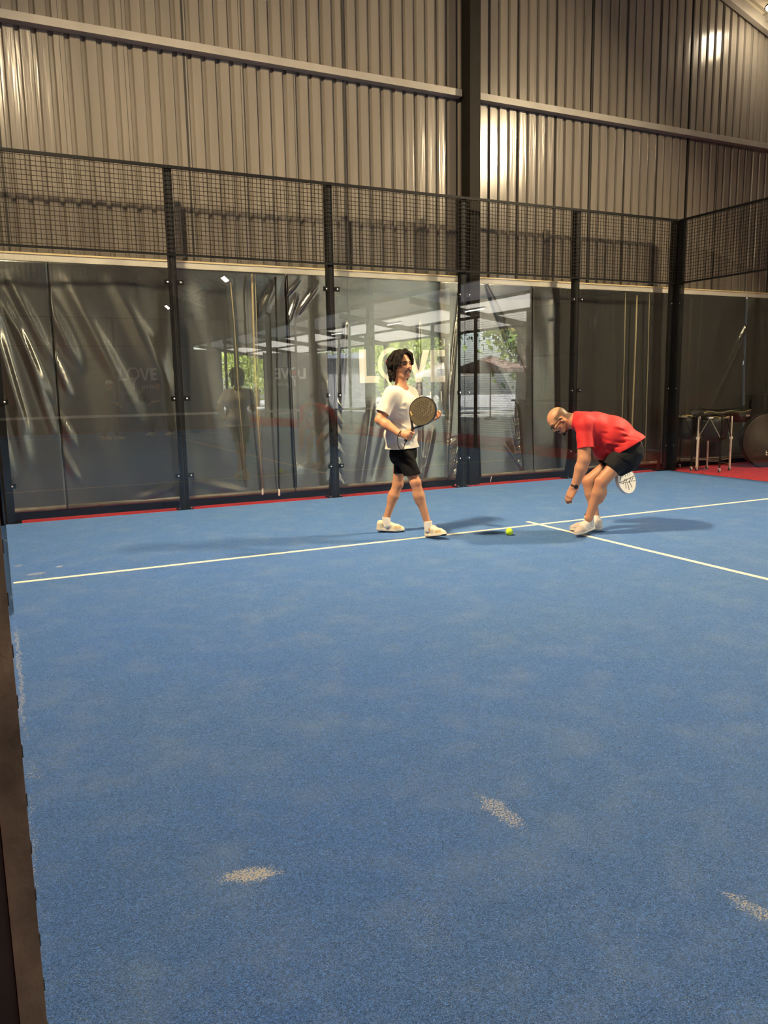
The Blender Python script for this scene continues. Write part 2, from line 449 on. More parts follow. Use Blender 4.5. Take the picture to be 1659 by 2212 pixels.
# beam that carries the curtains and plinth rail under them
for (x0, x1, lab) in ((XB0, 6.17, 'left of the column'), (6.44, HX1-.05, 'right of the column')):
    b = MB().box(x0, x1, .405, .58, 2.912, 2.992); struct(b.build('trim_7', M['lightbeam']), 'pale beam above the curtains ' + lab)
    b = MB().box(x0, x1, .395, .56, 2.992, 3.011); struct(b.build('trim_7', plain('yellowed_edge', (.72, .60, .34, 1), .45) if 'yellowed_edge' not in bpy.data.materials else bpy.data.materials['yellowed_edge']), 'thin yellowed ledge on the pale beam ' + lab)
    b = MB().box(x0, x1, .33, .46, -.012, .070); struct(b.build('baseboard_back', M['black']), 'black plinth rail below the curtains ' + lab)

# ------------------------------------------------------------------ court enclosure
GY = 0.006      # glass panes: front face at Y=0
def clamp_part(parent, x, y, z, side, axis='x'):
    """steel plate that holds the pane edge, with one bolt through the glass"""
    if axis == 'x':
        o = MB().box(x + min(0, side*.082), x + max(0, side*.082), .016, .026, z-.028, z+.028).build('glass_clamp', M['black'], parent)
        MB().lathe([(.0115, 0), (.0115, .004), (.007, .006)], (x+side*.046, .001, z), 12, (0,-1,0)).build('bolt', M['bolt'], o)
    else:
        o = MB().box(y_side(x, .016), y_side(x, .026), y + min(0, side*.055), y + max(0, side*.055), z-.026, z+.026).build('glass_clamp', M['black'], parent)
        MB().lathe([(.0085, 0), (.0085, .004), (.005, .006)], (x-.001, y+side*.034, z), 12, (-1,0,0)).build('bolt', M['bolt'], o)
def y_side(x, d): return x + d
CL_Z = (.42, 1.35, 2.70)
def make_post(x, name_label, both=True):
    t = empty('fence_post', (x, .07, -.01), name_label, 'post', 'back fence posts')
    p = MB().box(x-.042, x+.042, .027, .034, 0, 4.0).box(x-.006, x+.006, .034, .120, 0, 4.0).box(x-.042, x+.042, .114, .121, 0, 4.0).box(x-.042, x-.036, .034, .114, 0, 4.)
    p.build('upright', M['black'], t)
    MB().box(x-.012, x-.006, .0255, .0275, 0, 4.0).box(x+.006, x+.012, .0255, .0275, 0, 4.0).build('slot_rail', M['blackmatt'], t)
    MB().box(x-.09, x+.09, .03, .215, -.012, 0.004).build('base_plate', M['black'], t)
    MB().prism([(.12, 0), (.205, 0), (.12, .42)], (x-.045, 0, 0), (0,1,0), (0,0,1), (.008,0,0)).build('gusset', M['black'], t)
    for dx in (-.07, .07): MB().lathe([(.012, 0), (.012, .012), (.007, .016)], (x+dx, .055, .004), 6).build('anchor_bolt', M['bolt'], t)
    for z in CL_Z:
        clamp_part(t, x-.03, 0, z, -1); clamp_part(t, x+.03, 0, z, 1)
    return t
ORD = ['first', 'second', 'third', 'fourth']
post_labels = ['black fence post, first to the right of the left court corner', 'black fence post just left of the man in the cream T-shirt',
               'black fence post in front of the tall hall column', 'black fence post behind the head of the man in red']
for i in range(4): make_post(2.0*(i+1), post_labels[i])
def corner_post(x, sgn, lab):
    t = empty('corner_post', (x, .07, -.01), lab, 'post', 'court corner posts')
    # sgn +1: post of the right corner, with its second leg along the side fence
    MB().box(x-sgn*.09 if sgn > 0 else x+.0, x if sgn > 0 else x+.09, .027, .034, 0, 4.0).box(x-sgn*.05-.006, x-sgn*.05+.006, .034, .12, 0, 4.0).build('back_upright', M['black'], t)
    MB().box(x+(.014 if sgn > 0 else -.021), x+(.021 if sgn > 0 else -.014), -.09, .03, 0, 4.0).box(x+(.021 if sgn > 0 else -.11), x+(.11 if sgn > 0 else -.021), -.056, -.044, 0, 4.0).build('side_upright', M['black'], t)
    MB().box(x-.012, x+.02, .016, .03, 0, 4.0).build('corner_strip', M['darksteel'], t)
    MB().box(x-.16, x+.16, .02, .215, -.012, 0.004).build('base_plate', M['black'], t)
    MB().prism([(.12, 0), (.205, 0), (.12, .42)], (x-sgn*.09, 0, 0), (0,1,0), (0,0,1), (.008,0,0)).build('gusset', M['black'], t)
    for z in CL_Z:
        clamp_part(t, x-sgn*.045, 0, z, -sgn)
        if sgn > 0: clamp_part(t, x, -.045, z, -1, 'y')
    return t
corner_post(0.0, -1, 'black corner post at the left end of the glass wall')
corner_post(10.0, 1, 'black corner post at the right end of the glass wall')

def pane(x0, x1, lab, group='back wall glass panes'):
    o = MB().box(x0, x1, 0.0, .012, .012, 2.995).build('glass_pane', M['glass'], None, origin=((x0+x1)/2, .006, .012))
    return tag(o, lab, 'glass pane', group)
pane_labels = ['clear glass pane at the left end of the back wall', 'clear glass pane showing the dark reflection of the standing man',
               'clear glass pane directly behind the man in the cream T-shirt', 'clear glass pane between the tall hall column and the man in red', 'clear glass pane at the right end of the back wall']
for i in range(5): pane(2*i + (.004 if i else .012), 2*i + (1.996 if i < 4 else 1.988), pane_labels[i])

def mesh_panel(x0, x1, z0, z1, y, lab, group, mat, axis='x', pitch=.05, wt=.0058, rail=.035):
    """welded wire panel with top and bottom rail"""
    T = (lambda a, d, z: (a, y+d, z)) if axis == 'x' else (lambda a, d, z: (y+d, a, z))
    def B(mb, a0, a1, d0, d1, za, zb):
        if axis == 'x': mb.box(a0, a1, y+d0, y+d1, za, zb)
        else: mb.box(y+d0, y+d1, a0, a1, za, zb)
    c = T((x0+x1)/2, 0, z0)
    t = empty('mesh_panel', c, lab, 'wire mesh panel', group)
    r = MB(); B(r, x0, x1, -.012, .012, z1-rail, z1); r.build('top_rail', M['black'], t)
    r = MB(); B(r, x0, x1, -.012, .012, z0, z0+rail*.7); r.build('bottom_rail', M['black'], t)
    w = MB(); n = int(round((x1-x0)/pitch)); h = wt/2
    for i in range(1, n):
        a = x0 + (x1-x0)*i/n; B(w, a-h, a+h, -.002-h, -.002+h, z0+.01, z1-.02)
    m = int(round((z1-z0)/pitch))
    for i in range(1, m):
        z = z0 + (z1-z0)*i/m; B(w, x0, x1, .002-h+.002, .002+h+.002, z-h, z+h)
    w.build('wire_mesh', mat, t)
    return t
mp_labels = ['black wire mesh panel above the leftmost glass pane', 'black wire mesh panel above the pane with the standing man reflected',
             'black wire mesh panel above the man in the cream T-shirt', 'black wire mesh panel crossing the tall hall column', 'black wire mesh panel above the rightmost pane of the back wall']
for i in range(5): mesh_panel(2*i+.002, 2*i+1.998, 3.0, 4.0, .005, mp_labels[i], 'mesh panels along the back wall', M['wire'])

# right side fence: glass then mesh
def side_pane(x, y0, y1, z1, lab):
    o = MB().box(x, x+.012, y1, y0, .012, z1).build('glass_pane', M['glass'], None, origin=(x+.006, (y0+y1)/2, .012)); return tag(o, lab, 'glass pane', 'side fence glass panes')
side_pane(10.0, -.012, -1.996, 2.995, 'clear glass pane of the right side fence in front of the ball carts')
side_pane(10.0, -2.004, -3.99, 1.995, 'lower clear glass pane of the right side fence beyond the first pane')
mesh_panel(-1.998, -.02, 3.0, 4.0, 10.005, 'black wire mesh panel of the right side fence beside the corner post', 'mesh panels of the right side fence', M['wire'], 'y')
mesh_panel(-3.998, -2.002, 2.0, 3.0, 10.005, 'black wire mesh panel above the lower side pane', 'mesh panels of the right side fence', M['wire'], 'y')
def side_post(x, y, h, lab, sgn=1):
    t = empty('fence_post', (x+sgn*.07, y, -.01), lab, 'post', 'side fence posts')
    a, b = sorted((x+sgn*.027, x+sgn*.09))
    MB().box(a, b, y-.035, y+.035, 0, h).build('upright', M['black'], t)
    a, b = sorted((x+sgn*.0, x+sgn*.26))
    MB().box(a, b, y-.08, y+.08, -.012, .004).build('base_plate', M['black'], t)
    return t
for i, (y, h) in enumerate(((-2, 4.), (-4, 3.), (-6, 3.), (-8, 3.), (-12, 3.), (-14, 3.), (-16, 3.), (-18, 4.))):
    side_post(10.0, y, h, 'black right side fence post, number %d from the back corner' % (i+1))
for i, (a, b) in enumerate(((-6, -4), (-8, -6), (-14, -12), (-16, -14))):
    mesh_panel(a+.002, b-.002, 0.05, 3.0, 10.005, 'tall wire mesh panel of the right side fence, number %d from the back' % (i+1), 'mesh panels of the right side fence', M['wire'], 'y', pitch=.05)
# left side fence, seen edge-on beside the viewer
side_pane(-.030, -.012, -1.996, 2.995, 'clear glass pane of the left side fence next to the left corner post')
side_pane(-.030, -2.004, -3.99, 1.995, 'lower clear glass pane of the left side fence')
mesh_panel(-7.98, -4.04, .012, 3.0, -.062, 'brown wire mesh fence running away behind the gate post at the left', 'left side fence', M['sidewire'], 'y', pitch=.05, wt=.006)
side_post(-.055, -4.0, 3.0, 'black post of the left side fence where glass meets mesh', -1)
t = empty('gate_post', (-.10, -8.03, -.012), 'brown weathered gate post at the lower left picture edge', 'post')
MB().box(-.086, -.038, -8.055, -8.0, -.012, 3.0).build('upright', M['gatepost'], t)
MB().box(-.30, -.088, -8.05, -8.01, -.012, 3.0).build('gate_stile', M['blackmatt'], t)
for k in range(29): MB().box(-.0385, -.036, -8.050, -8.044, .06+.1*k, .085+.1*k).build('wire_end', M['blackmatt'], t)
# ------------------------------------------------------------------ curtains behind the glass
def curtain_mat(name, col, bump):
    m, nt, b = newmat(name)
    tc = N(nt, 'ShaderNodeTexCoord'); P = tc.outputs['Object']
    b.inputs['Base Color'].default_value = col; b.inputs['Metallic'].default_value = .76
    b.inputs['Roughness'].default_value = .36; b.inputs['Specular IOR Level'].default_value = .4
    b.inputs['Anisotropic'].default_value = .8; tg = N(nt, 'ShaderNodeCombineXYZ'); tg.inputs['Z'].default_value = 1.; nt.links.new(tg.outputs[0], b.inputs['Tangent'])
    n0 = N(nt, 'ShaderNodeTexNoise', Scale=1.1, Detail=4.); nt.links.new(P, n0.inputs['Vector'])
    r = N(nt, 'ShaderNodeMapRange'); nt.links.new(n0.outputs['Fac'], r.inputs['Value'])
    for k, v in zip(('From Min','From Max','To Min','To Max'), (.3, .7, .25, .33)): r.inputs[k].default_value = v
    b.inputs['Roughness'].default_value = .25
    mp = N(nt, 'ShaderNodeMapping'); mp.inputs['Scale'].default_value = (5., 5., 16.); nt.links.new(P, mp.inputs['Vector'])
    n1 = N(nt, 'ShaderNodeTexNoise', Scale=1., Detail=4., Roughness=.55); nt.links.new(mp.outputs[0], n1.inputs['Vector'])
    n2 = N(nt, 'ShaderNodeTexNoise', Scale=90., Detail=2.); nt.links.new(P, n2.inputs['Vector'])
    ad = N(nt, 'ShaderNodeMath', operation='MULTIPLY_ADD'); nt.links.new(n2.outputs['Fac'], ad.inputs[0]); ad.inputs[1].default_value = .10; nt.links.new(n1.outputs['Fac'], ad.inputs[2])
    bp = N(nt, 'ShaderNodeBump'); bp.inputs['Strength'].default_value = bump; bp.inputs['Distance'].default_value = .02
    nt.links.new(ad.outputs[0], bp.inputs['Height']); nt.links.new(bp.outputs['Normal'], b.inputs['Normal'])
    return m
M['curtain'] = curtain_mat('grey_sheet', (.135, .140, .136, 1), .13); M['silver'] = curtain_mat('silver_sheet', (.215, .224, .222, 1), .22)
M['hem'] = plain('curtain_hem', (.16, .145, .11, 1), .45, metal=.2, noise=.25, nscale=9., bump=.3, bscale=40.)
M['cord'] = plain('tan_cord', (.30, .25, .15, 1), .7)
M['print'] = plain('white_print', (.80, .79, .74, 1), .5)
M['redprint'] = plain('red_print', (.55, .02, .025, 1), .5)
CY = .372        # hanging plane of the curtains
def P2(u, v, y=CY):
    q = on_y(u, v, y); return (q.x, q.z)

class Sheet:
    def __init__(s, x0, x1, seed, folds=(), soft=.010):
        s.x0, s.x1 = x0, x1; s.folds = list(folds); r = np.random.default_rng(seed)
        s.waves = [(r.uniform(1.2, 4.), r.uniform(-.8, .8), r.uniform(0, 6.28), r.uniform(.3, 1.)*soft) for _ in range(7)]
        s.waves += [(r.uniform(6., 12.), r.uniform(-3.5, 3.5), r.uniform(0, 6.28), r.uniform(.1, .28)*soft) for _ in range(7)]
    def disp(s, x, z):
        x = np.asarray(x, float); z = np.asarray(z, float); d = np.zeros_like(x)
        for (kx, kz, ph, a) in s.waves: d = d + a*np.sin(kx*x + kz*z + ph)
        for (a0, a1, w, amp) in s.folds:
            ax, az = a0; bx, bz = a1; L2 = (bx-ax)**2 + (bz-az)**2
            t = np.clip(((x-ax)*(bx-ax) + (z-az)*(bz-az))/L2, 0, 1)
            dd = np.hypot(x-(ax+t*(bx-ax)), z-(az+t*(bz-az)))
            d = d + amp*np.exp(-(dd/w)**2)*np.sin(np.pi*np.clip(t*.92+.04, 0, 1))**.6
        e = np.minimum(1, np.minimum((2.93 - z)/.25, (z - .02)/.12)); e = np.clip(e, .15, 1)
        return np.clip(d*e, -.05, .05) + .105*np.clip(1 - z/2.9, 0, 1)**2
    def y(s, x, z): return CY - s.disp(x, z)
def make_curtain(sh, lab, z0=.085, z1=2.915, res=.022, seam='right', name='plastic_curtain', mat=None):
    nx = max(2, int((sh.x1-sh.x0)/res)); nz = int((z1-z0)/res)
    X, Z = np.meshgrid(np.linspace(sh.x0, sh.x1, nx+1), np.linspace(z0, z1, nz+1), indexing='ij')
    Y = sh.y(X, Z)
    idx = np.arange((nx+1)*(nz+1)).reshape(nx+1, nz+1)
    f = np.stack([idx[:-1,:-1], idx[1:,:-1], idx[1:,1:], idx[:-1,1:]], -1).reshape(-1, 4)
    c = ((sh.x0+sh.x1)/2, CY, z0)
    t = empty(name, c, lab, 'curtain', 'curtains behind the glass wall')
    o = mesh_obj('sheet', np.stack([X, Y, Z], -1).reshape(-1, 3), f.tolist(), mat or M['curtain'], t, smooth=True)
    s = o.modifiers.new('thick', 'SOLIDIFY'); s.thickness = .002; s.offset = 1
    # bottom hem sleeve with its rod
    MB().tube([(sh.x0+.01, CY-.096, .110), (sh.x1-.01, CY-.096, .110)], .028, 10).build('hem_sleeve', M['hem'], t, smooth=True)
    return t
def fan(o, ends, w, a): return [(P2(*o), P2(*e), w, a) for e in ends]
f1 = [(P2(-30, 600), P2(60, 1000), .06, .035), (P2(0, 640), P2(110, 860), .05, .035), (P2(20, 600), P2(112, 780), .06, .03), (P2(-10, 720), P2(60, 930), .035, .04),
      (P2(40, 700), P2(118, 940), .04, .035), (P2(-40, 800), P2(30, 1040), .06, .03)]
f2 = [(P2(95, 640), P2(170, 790), .07, .04), (P2(110, 755), P2(150, 850), .03, .035), (P2(118, 880), P2(160, 960), .04, .035), (P2(120, 950), P2(170, 1040), .04, .03), (P2(140, 600), P2(300, 900), .09, .03), (P2(230, 580), P2(360, 830), .09, .025),
      (P2(116, 760), P2(128, 1080), .012, .02), (P2(600, 600), P2(565, 680), .05, .03), (P2(300, 1075), P2(390, 1040), .04, .02), (P2(420, 1040), P2(520, 1060), .04, .02)]
f3 = [(P2(650, 600), P2(618, 640), .02, .028), (P2(690, 610), P2(640, 680), .03, .03), (P2(640, 640), P2(620, 700), .03, .025), (P2(718, 830), P2(724, 1055), .014, -.022), (P2(700, 820), P2(716, 900), .05, .03), (P2(745, 700), P2(735, 880), .03, .03), (P2(620, 850), P2(590, 960), .06, .035),
      (P2(640, 1000), P2(600, 1060), .10, .03), (P2(905, 700), P2(905, 1050), .03, .02), (P2(995, 600), P2(955, 1050), .018, .035), (P2(985, 700), P2(965, 880), .02, .03), (P2(1000, 780), P2(985, 1000), .03, .03), (P2(800, 870), P2(770, 1050), .06, .035), (P2(850, 860), P2(800, 1045), .08, -.03),
      (P2(930, 930), P2(900, 1045), .05, .04), (P2(985, 950), P2(955, 1050), .04, .035)]
for k in range(6):      # chevron creases along the gathered seam
    v0 = 860 + k*33
    f3 += [(P2(718, v0), P2(700, v0+22), .014, .016), (P2(719, v0), P2(735, v0+20), .014, .016), (P2(719, v0+12), P2(733, v0+34), .010, -.014)]
for k in range(9):      # crumpled foot of the sheet beside the column
    v0 = 950 + k*11
    f3 += [(P2(962+k*1.2, v0), P2(985, v0-9), .010, .016 if k % 2 else -.016)]
f4 = fan((1045, 606), [(1088, 690), (1100, 760), (1130, 800)], .018, .028) + [(P2(1075, 800), P2(1112, 880), .02, .035), (P2(1060, 780), P2(1108, 880), .05, -.03), (P2(1112, 880), P2(1118, 1010), .035, .035), (P2(1100, 900), P2(1118, 1005), .03, .03), (P2(1085, 960), P2(1118, 1010), .03, .03)]
for k in range(7): f4 += [(P2(1104, 905+k*15), P2(1118, 900+k*15), .010, .014 if k % 2 else -.014)]
f5 = [(P2(1118, 850), P2(1119, 1010), .012, .02), (P2(1275, 690), P2(1283, 720), .03, .012), (P2(1292, 680), P2(1284, 720), .03, .012), (P2(1279, 745), P2(1270, 770), .03, .012), (P2(1430, 640), P2(1400, 800), .06, .03), (P2(1200, 640), P2(1190, 950), .08, .02)]
f6 = fan((1636, 652), [(1590, 740), (1560, 800), (1545, 860), (1600, 790), (1530, 880)], .02, .026) + [(P2(1640, 700), P2(1633, 870), .02, .04), (P2(1560, 640), P2(1520, 830), .10, .02)]
SH = [Sheet(-1.6, .66, 1, f1, .012), Sheet(.664, 3.506, 2, f2, .010), Sheet(3.51, 6.16, 3, f3, .006), Sheet(6.45, 7.436, 4, f4, .006), Sheet(7.44, 9.81, 5, f5, .010), Sheet(9.814, 12.06, 6, f6, .010), Sheet(12.10, 12.70, 7, (), .012)]
clabs = ['grey plastic curtain with slanting folds at the left picture edge', 'plain dark grey plastic curtain behind the leftmost glass panes', 'silver plastic curtain printed with the big white logo behind the standing man',
         'narrow grey plastic curtain just right of the tall hall column', 'grey plastic curtain behind the man in red', 'grey plastic curtain behind the ball carts', 'narrow strip of grey plastic curtain at the right picture edge']
CT = [make_curtain(s, l, mat=M['silver'] if i == 2 else None, res=.012 if i in (2, 3) else .022) for i, (s, l) in enumerate(zip(SH, clabs))]
# overlap seam strip of the gathered sheet
def seam_strip(t, sh, x, z0, z1, name, mat, w=.012, off=.004):
    zs = np.linspace(z0, z1, 60); ys = sh.y(np.full(60, x), zs) - off
    v = []; f = []
    for z, y in zip(zs, ys): v += [(x-w/2, y, z), (x+w/2, y, z)]
    for i in range(59): f.append((2*i, 2*i+1, 2*i+3, 2*i+2))
    o = mesh_obj(name, v, f, mat, t); s = o.modifiers.new('t', 'SOLIDIFY'); s.thickness = .003; return o
seam_strip(CT[2], SH[2], 3.525, .1, 2.9, 'edge_seam', M['darksteel'], .02)
seam_strip(CT[3], SH[3], 7.425, .1, 2.9, 'edge_seam', M['darksteel'], .014)

# printed logo, laid on the sheet
def on_sheet(o, sh, off=.004):
    me = o.data; n = len(me.vertices); co = np.empty(n*3); me.vertices.foreach_get('co', co); co = co.reshape(-1, 3)
    wx = co[:,0] + o.location.x + (o.parent.location.x if o.parent else 0); wz = co[:,2] + o.location.z + (o.parent.location.z if o.parent else 0)
    co[:,1] += sh.disp(wx, wz)*-1
    me.vertices.foreach_set('co', co.ravel()); me.update()
def logo_shapes(kind):
    """2-D outlines (metres, origin at top left of the L, y up) of the word LOVE with a racket for its O"""
    S = {}
    S['letter_l'] = [[(0,0),(.105,0),(.105,-.36),(.300,-.36),(.300,-.455),(0,-.455)]]
    S['letter_v'] = [[(.735,0),(.84,0),(.925,-.30),(1.01,0),(1.115,0),(.965,-.455),(.885,-.455)]]
    S['letter_e'] = [[(1.125,0),(1.36,0),(1.36,-.09),(1.225,-.09),(1.225,-.18),(1.345,-.18),(1.345,-.265),(1.225,-.265),(1.225,-.365),(1.36,-.365),(1.36,-.455),(1.125,-.455)]]
    return S
def strip_mesh(pts, w):
    """flat ribbon along a 2-D path"""
    P = np.array(pts, float); T = np.gradient(P, axis=0); T /= np.linalg.norm(T, axis=1)[:,None]; Nn = np.stack([-T[:,1], T[:,0]], 1)
    W = np.asarray(w) if np.ndim(w) else np.full(len(P), w)
    v = np.empty((2*len(P), 2)); v[0::2] = P + Nn*W[:,None]/2; v[1::2] = P - Nn*W[:,None]/2
    return v, [(2*i, 2*i+1, 2*i+3, 2*i+2) for i in range(len(P)-1)]
def flat_obj(name, v2, f, x, z, y, mat, parent, scale=1., mirror=False, ydir=-1):
    sx = -1 if mirror else 1
    v = [(x + sx*a*scale, y, z + b*scale) for a, b in v2]
    o = mesh_obj(name, v, f, mat, parent)
    bm = bmesh.new(); bm.from_mesh(o.data)
    bmesh.ops.triangulate(bm, faces=[q for q in bm.faces if len(q.verts) > 4])
    for _ in range(3):
        es = [e for e in bm.edges if e.calc_length() > .05]
        if es: bmesh.ops.subdivide_edges(bm, edges=es, cuts=1, use_grid_fill=True)
    bm.to_mesh(o.data); bm.free()
    s = o.modifiers.new('t', 'SOLIDIFY'); s.thickness = .0015; s.offset = 0
    return o
def make_logo(parent, x, z, y, scale=1., mirror=False, heart=True, sheet=None, mat=None, word=True):
    mat = mat or M['print']; out = []
    for nm, polys in logo_shapes(0).items():
        for pl in polys: out.append(flat_obj(nm, pl, [tuple(range(len(pl)))], x, z, y, mat, parent, scale, mirror))
    # racket: oval head, throat closing to a handle
    a = np.linspace(math.radians(-58), math.radians(238), 64)
    ring = [(.512 + .195*math.cos(t), -.205 + .205*math.sin(t)) for t in a]
    v, f = strip_mesh(ring, .062); out.append(flat_obj('letter_o', v, f, x, z, y, mat, parent, scale, mirror))
    for s in (-1, 1):
        v, f = strip_mesh([(.512 + s*.105, -.365), (.512 + s*.075, -.42), (.512 + s*.035, -.48), (.512+s*.016, -.56), (.512+s*.016, -.76)], .036); out.append(flat_obj('racket_throat', v, f, x, z, y, mat, parent, scale, mirror))
    v, f = strip_mesh([(.415, -.395), (.47, -.372), (.512, -.366), (.555, -.372), (.61, -.395)], .03); out.append(flat_obj('racket_bridge', v, f, x, z, y, mat, parent, scale, mirror))
    if heart:
        h = []
        for i in range(40):
            t = 2*math.pi*i/40; h.append((.512 + .0062*16*math.sin(t)**3, -.20 + .0062*(13*math.cos(t)-5*math.cos(2*t)-2*math.cos(3*t)-math.cos(4*t))))
        out.append(flat_obj('heart', h, [tuple(range(40))], x, z, y, M['redprint'], parent, scale, mirror))
    if word:
        cu = bpy.data.curves.new('word', 'FONT'); cu.body = 'padel'; cu.size = .30; cu.resolution_u = 4; cu.space_character = 1.1
        to = bpy.data.objects.new('word', cu); COL.objects.link(to)
        dg = bpy.context.evaluated_depsgraph_get(); me = to.evaluated_get(dg).to_mesh()
        v = [(q.co.x, q.co.y) for q in me.vertices]; f = [tuple(p.vertices) for p in me.polygons]
        mx = max(q[0] for q in v); s = .50/mx
        v = [(.80 + a*s, -.745 + b*s*1.05) for a, b in v]
        bpy.data.objects.remove(to)
        out.append(flat_obj('word_padel', v, f, x, z, y, mat, parent, scale, mirror))
    if sheet is not None:
        for o in out: on_sheet(o, sheet)
    return out
make_logo(CT[2], 4.520, 1.960, CY-.006, 1.0, sheet=SH[2])

# pull cords hanging in front of the curtains
def cord(pts, lab, r=.008, mat=None, weight=False, y=.25):
    P = [on_y(u, v, y) for u, v in pts]
    t = empty('curtain_cord', P[-1], lab, 'cord', 'pull cords in front of the curtains')
    MB().tube(P, r, 6).build('line', mat or M['cord'], t, smooth=True)
    if weight:
        e = P[-1]; MB().lathe([(.008, .10), (.013, .08), (.014, .01), (.008, 0)], (e.x, e.y, e.z-.02), 10).build('weight', M['print'], t, smooth=True)
    return t
cord([(498, 610), (506, 700), (516, 860), (533, 1052)], 'thin tan pull cord hanging over the reflected head of the standing man', .006)
cord([(544, 592), (549, 760), (556, 900), (567, 1066)], 'doubled tan strap hanging near the left end of the silver curtain', .013, None, True)
cord([(551, 592), (556, 760), (561, 900), (570, 1060)], 'thin edge cord beside the doubled tan strap', .004)
cord([(595, 598), (598, 740), (600, 900), (603, 1068)], 'dark pull cord along the left edge of the silver curtain', .011, M['darksteel'], True)
cord([(1062, 1029), (1061, 1034), (1060, 1038), (1059, 1041)], 'short white cord end near the foot of the tall hall column', .005, M['print'])
cord([(1351, 632), (1349, 760), (1344, 900), (1338, 985)], 'thin tan cord left of the broad strap near the right corner post', .006)
cord([(1376, 638), (1372, 760), (1366, 900), (1362, 1000)], 'broad tan strap hanging near the right corner post', .014)
cord([(1403, 634), (1400, 760), (1396, 900), (1393, 1005)], 'thin tan cord right of the broad strap near the right corner post', .006)
# ------------------------------------------------------------------ smooth solid modelling (signed distances -> one continuous mesh)
def surface_nets(F, h, o):
    """quads of the zero surface of grid F (negative inside)"""
    S = F < 0
    nx, ny, nz = F.shape
    c = [S[i:nx-1+i, j:ny-1+j, k:nz-1+k] for i in (0,1) for j in (0,1) for k in (0,1)]
    cnt = sum(a.astype(np.int8) for a in c); act = (cnt > 0) & (cnt < 8)
    I = np.argwhere(act); n = len(I)
    idx = -np.ones(act.shape, np.int64); idx[act] = np.arange(n)
    V = np.zeros((n, 3)); W_ = np.zeros(n)
    cor = [(i,j,k) for i in (0,1) for j in (0,1) for k in (0,1)]
    val = {q: F[I[:,0]+q[0], I[:,1]+q[1], I[:,2]+q[2]] for q in cor}
    for a in cor:
        for ax in range(3):
            if a[ax] == 0:
                b = list(a); b[ax] = 1; b = tuple(b)
                fa, fb = val[a], val[b]; x = (fa < 0) != (fb < 0)
                t = np.where(x, fa/np.where(x, fa-fb, 1), 0)
                p = np.tile(np.array(a, float), (n, 1)); p[:,ax] = t
                V[x] += p[x]; W_[x] += 1
    V = (V/W_[:,None] + I)*h + np.array(o)
    Q = []
    for ax in range(3):
        sl = [slice(1, m-1) for m in (nx, ny, nz)]
        a = [slice(None)]*3; b = [slice(None)]*3
        a[ax] = slice(0, -1); b[ax] = slice(1, None)
        A, B = S[tuple(a)], S[tuple(b)]
        E = np.argwhere(A != B)
        o1, o2 = [(1,2),(2,0),(0,1)][ax]
        ok = (E[:,o1] > 0) & (E[:,o2] > 0) & (E[:,o1] < (nx,ny,nz)[o1]-1) & (E[:,o2] < (nx,ny,nz)[o2]-1); E = E[ok]
        d1 = np.zeros(3, int); d1[o1] = 1; d2 = np.zeros(3, int); d2[o2] = 1
        g = lambda e: idx[e[:,0], e[:,1], e[:,2]]
        q = np.stack([g(E-d1-d2), g(E-d2), g(E), g(E-d1)], 1)
        flip = ~A[E[:,0], E[:,1], E[:,2]]
        q[flip] = q[flip][:, ::-1]; Q.append(q)
    return V, np.concatenate(Q)

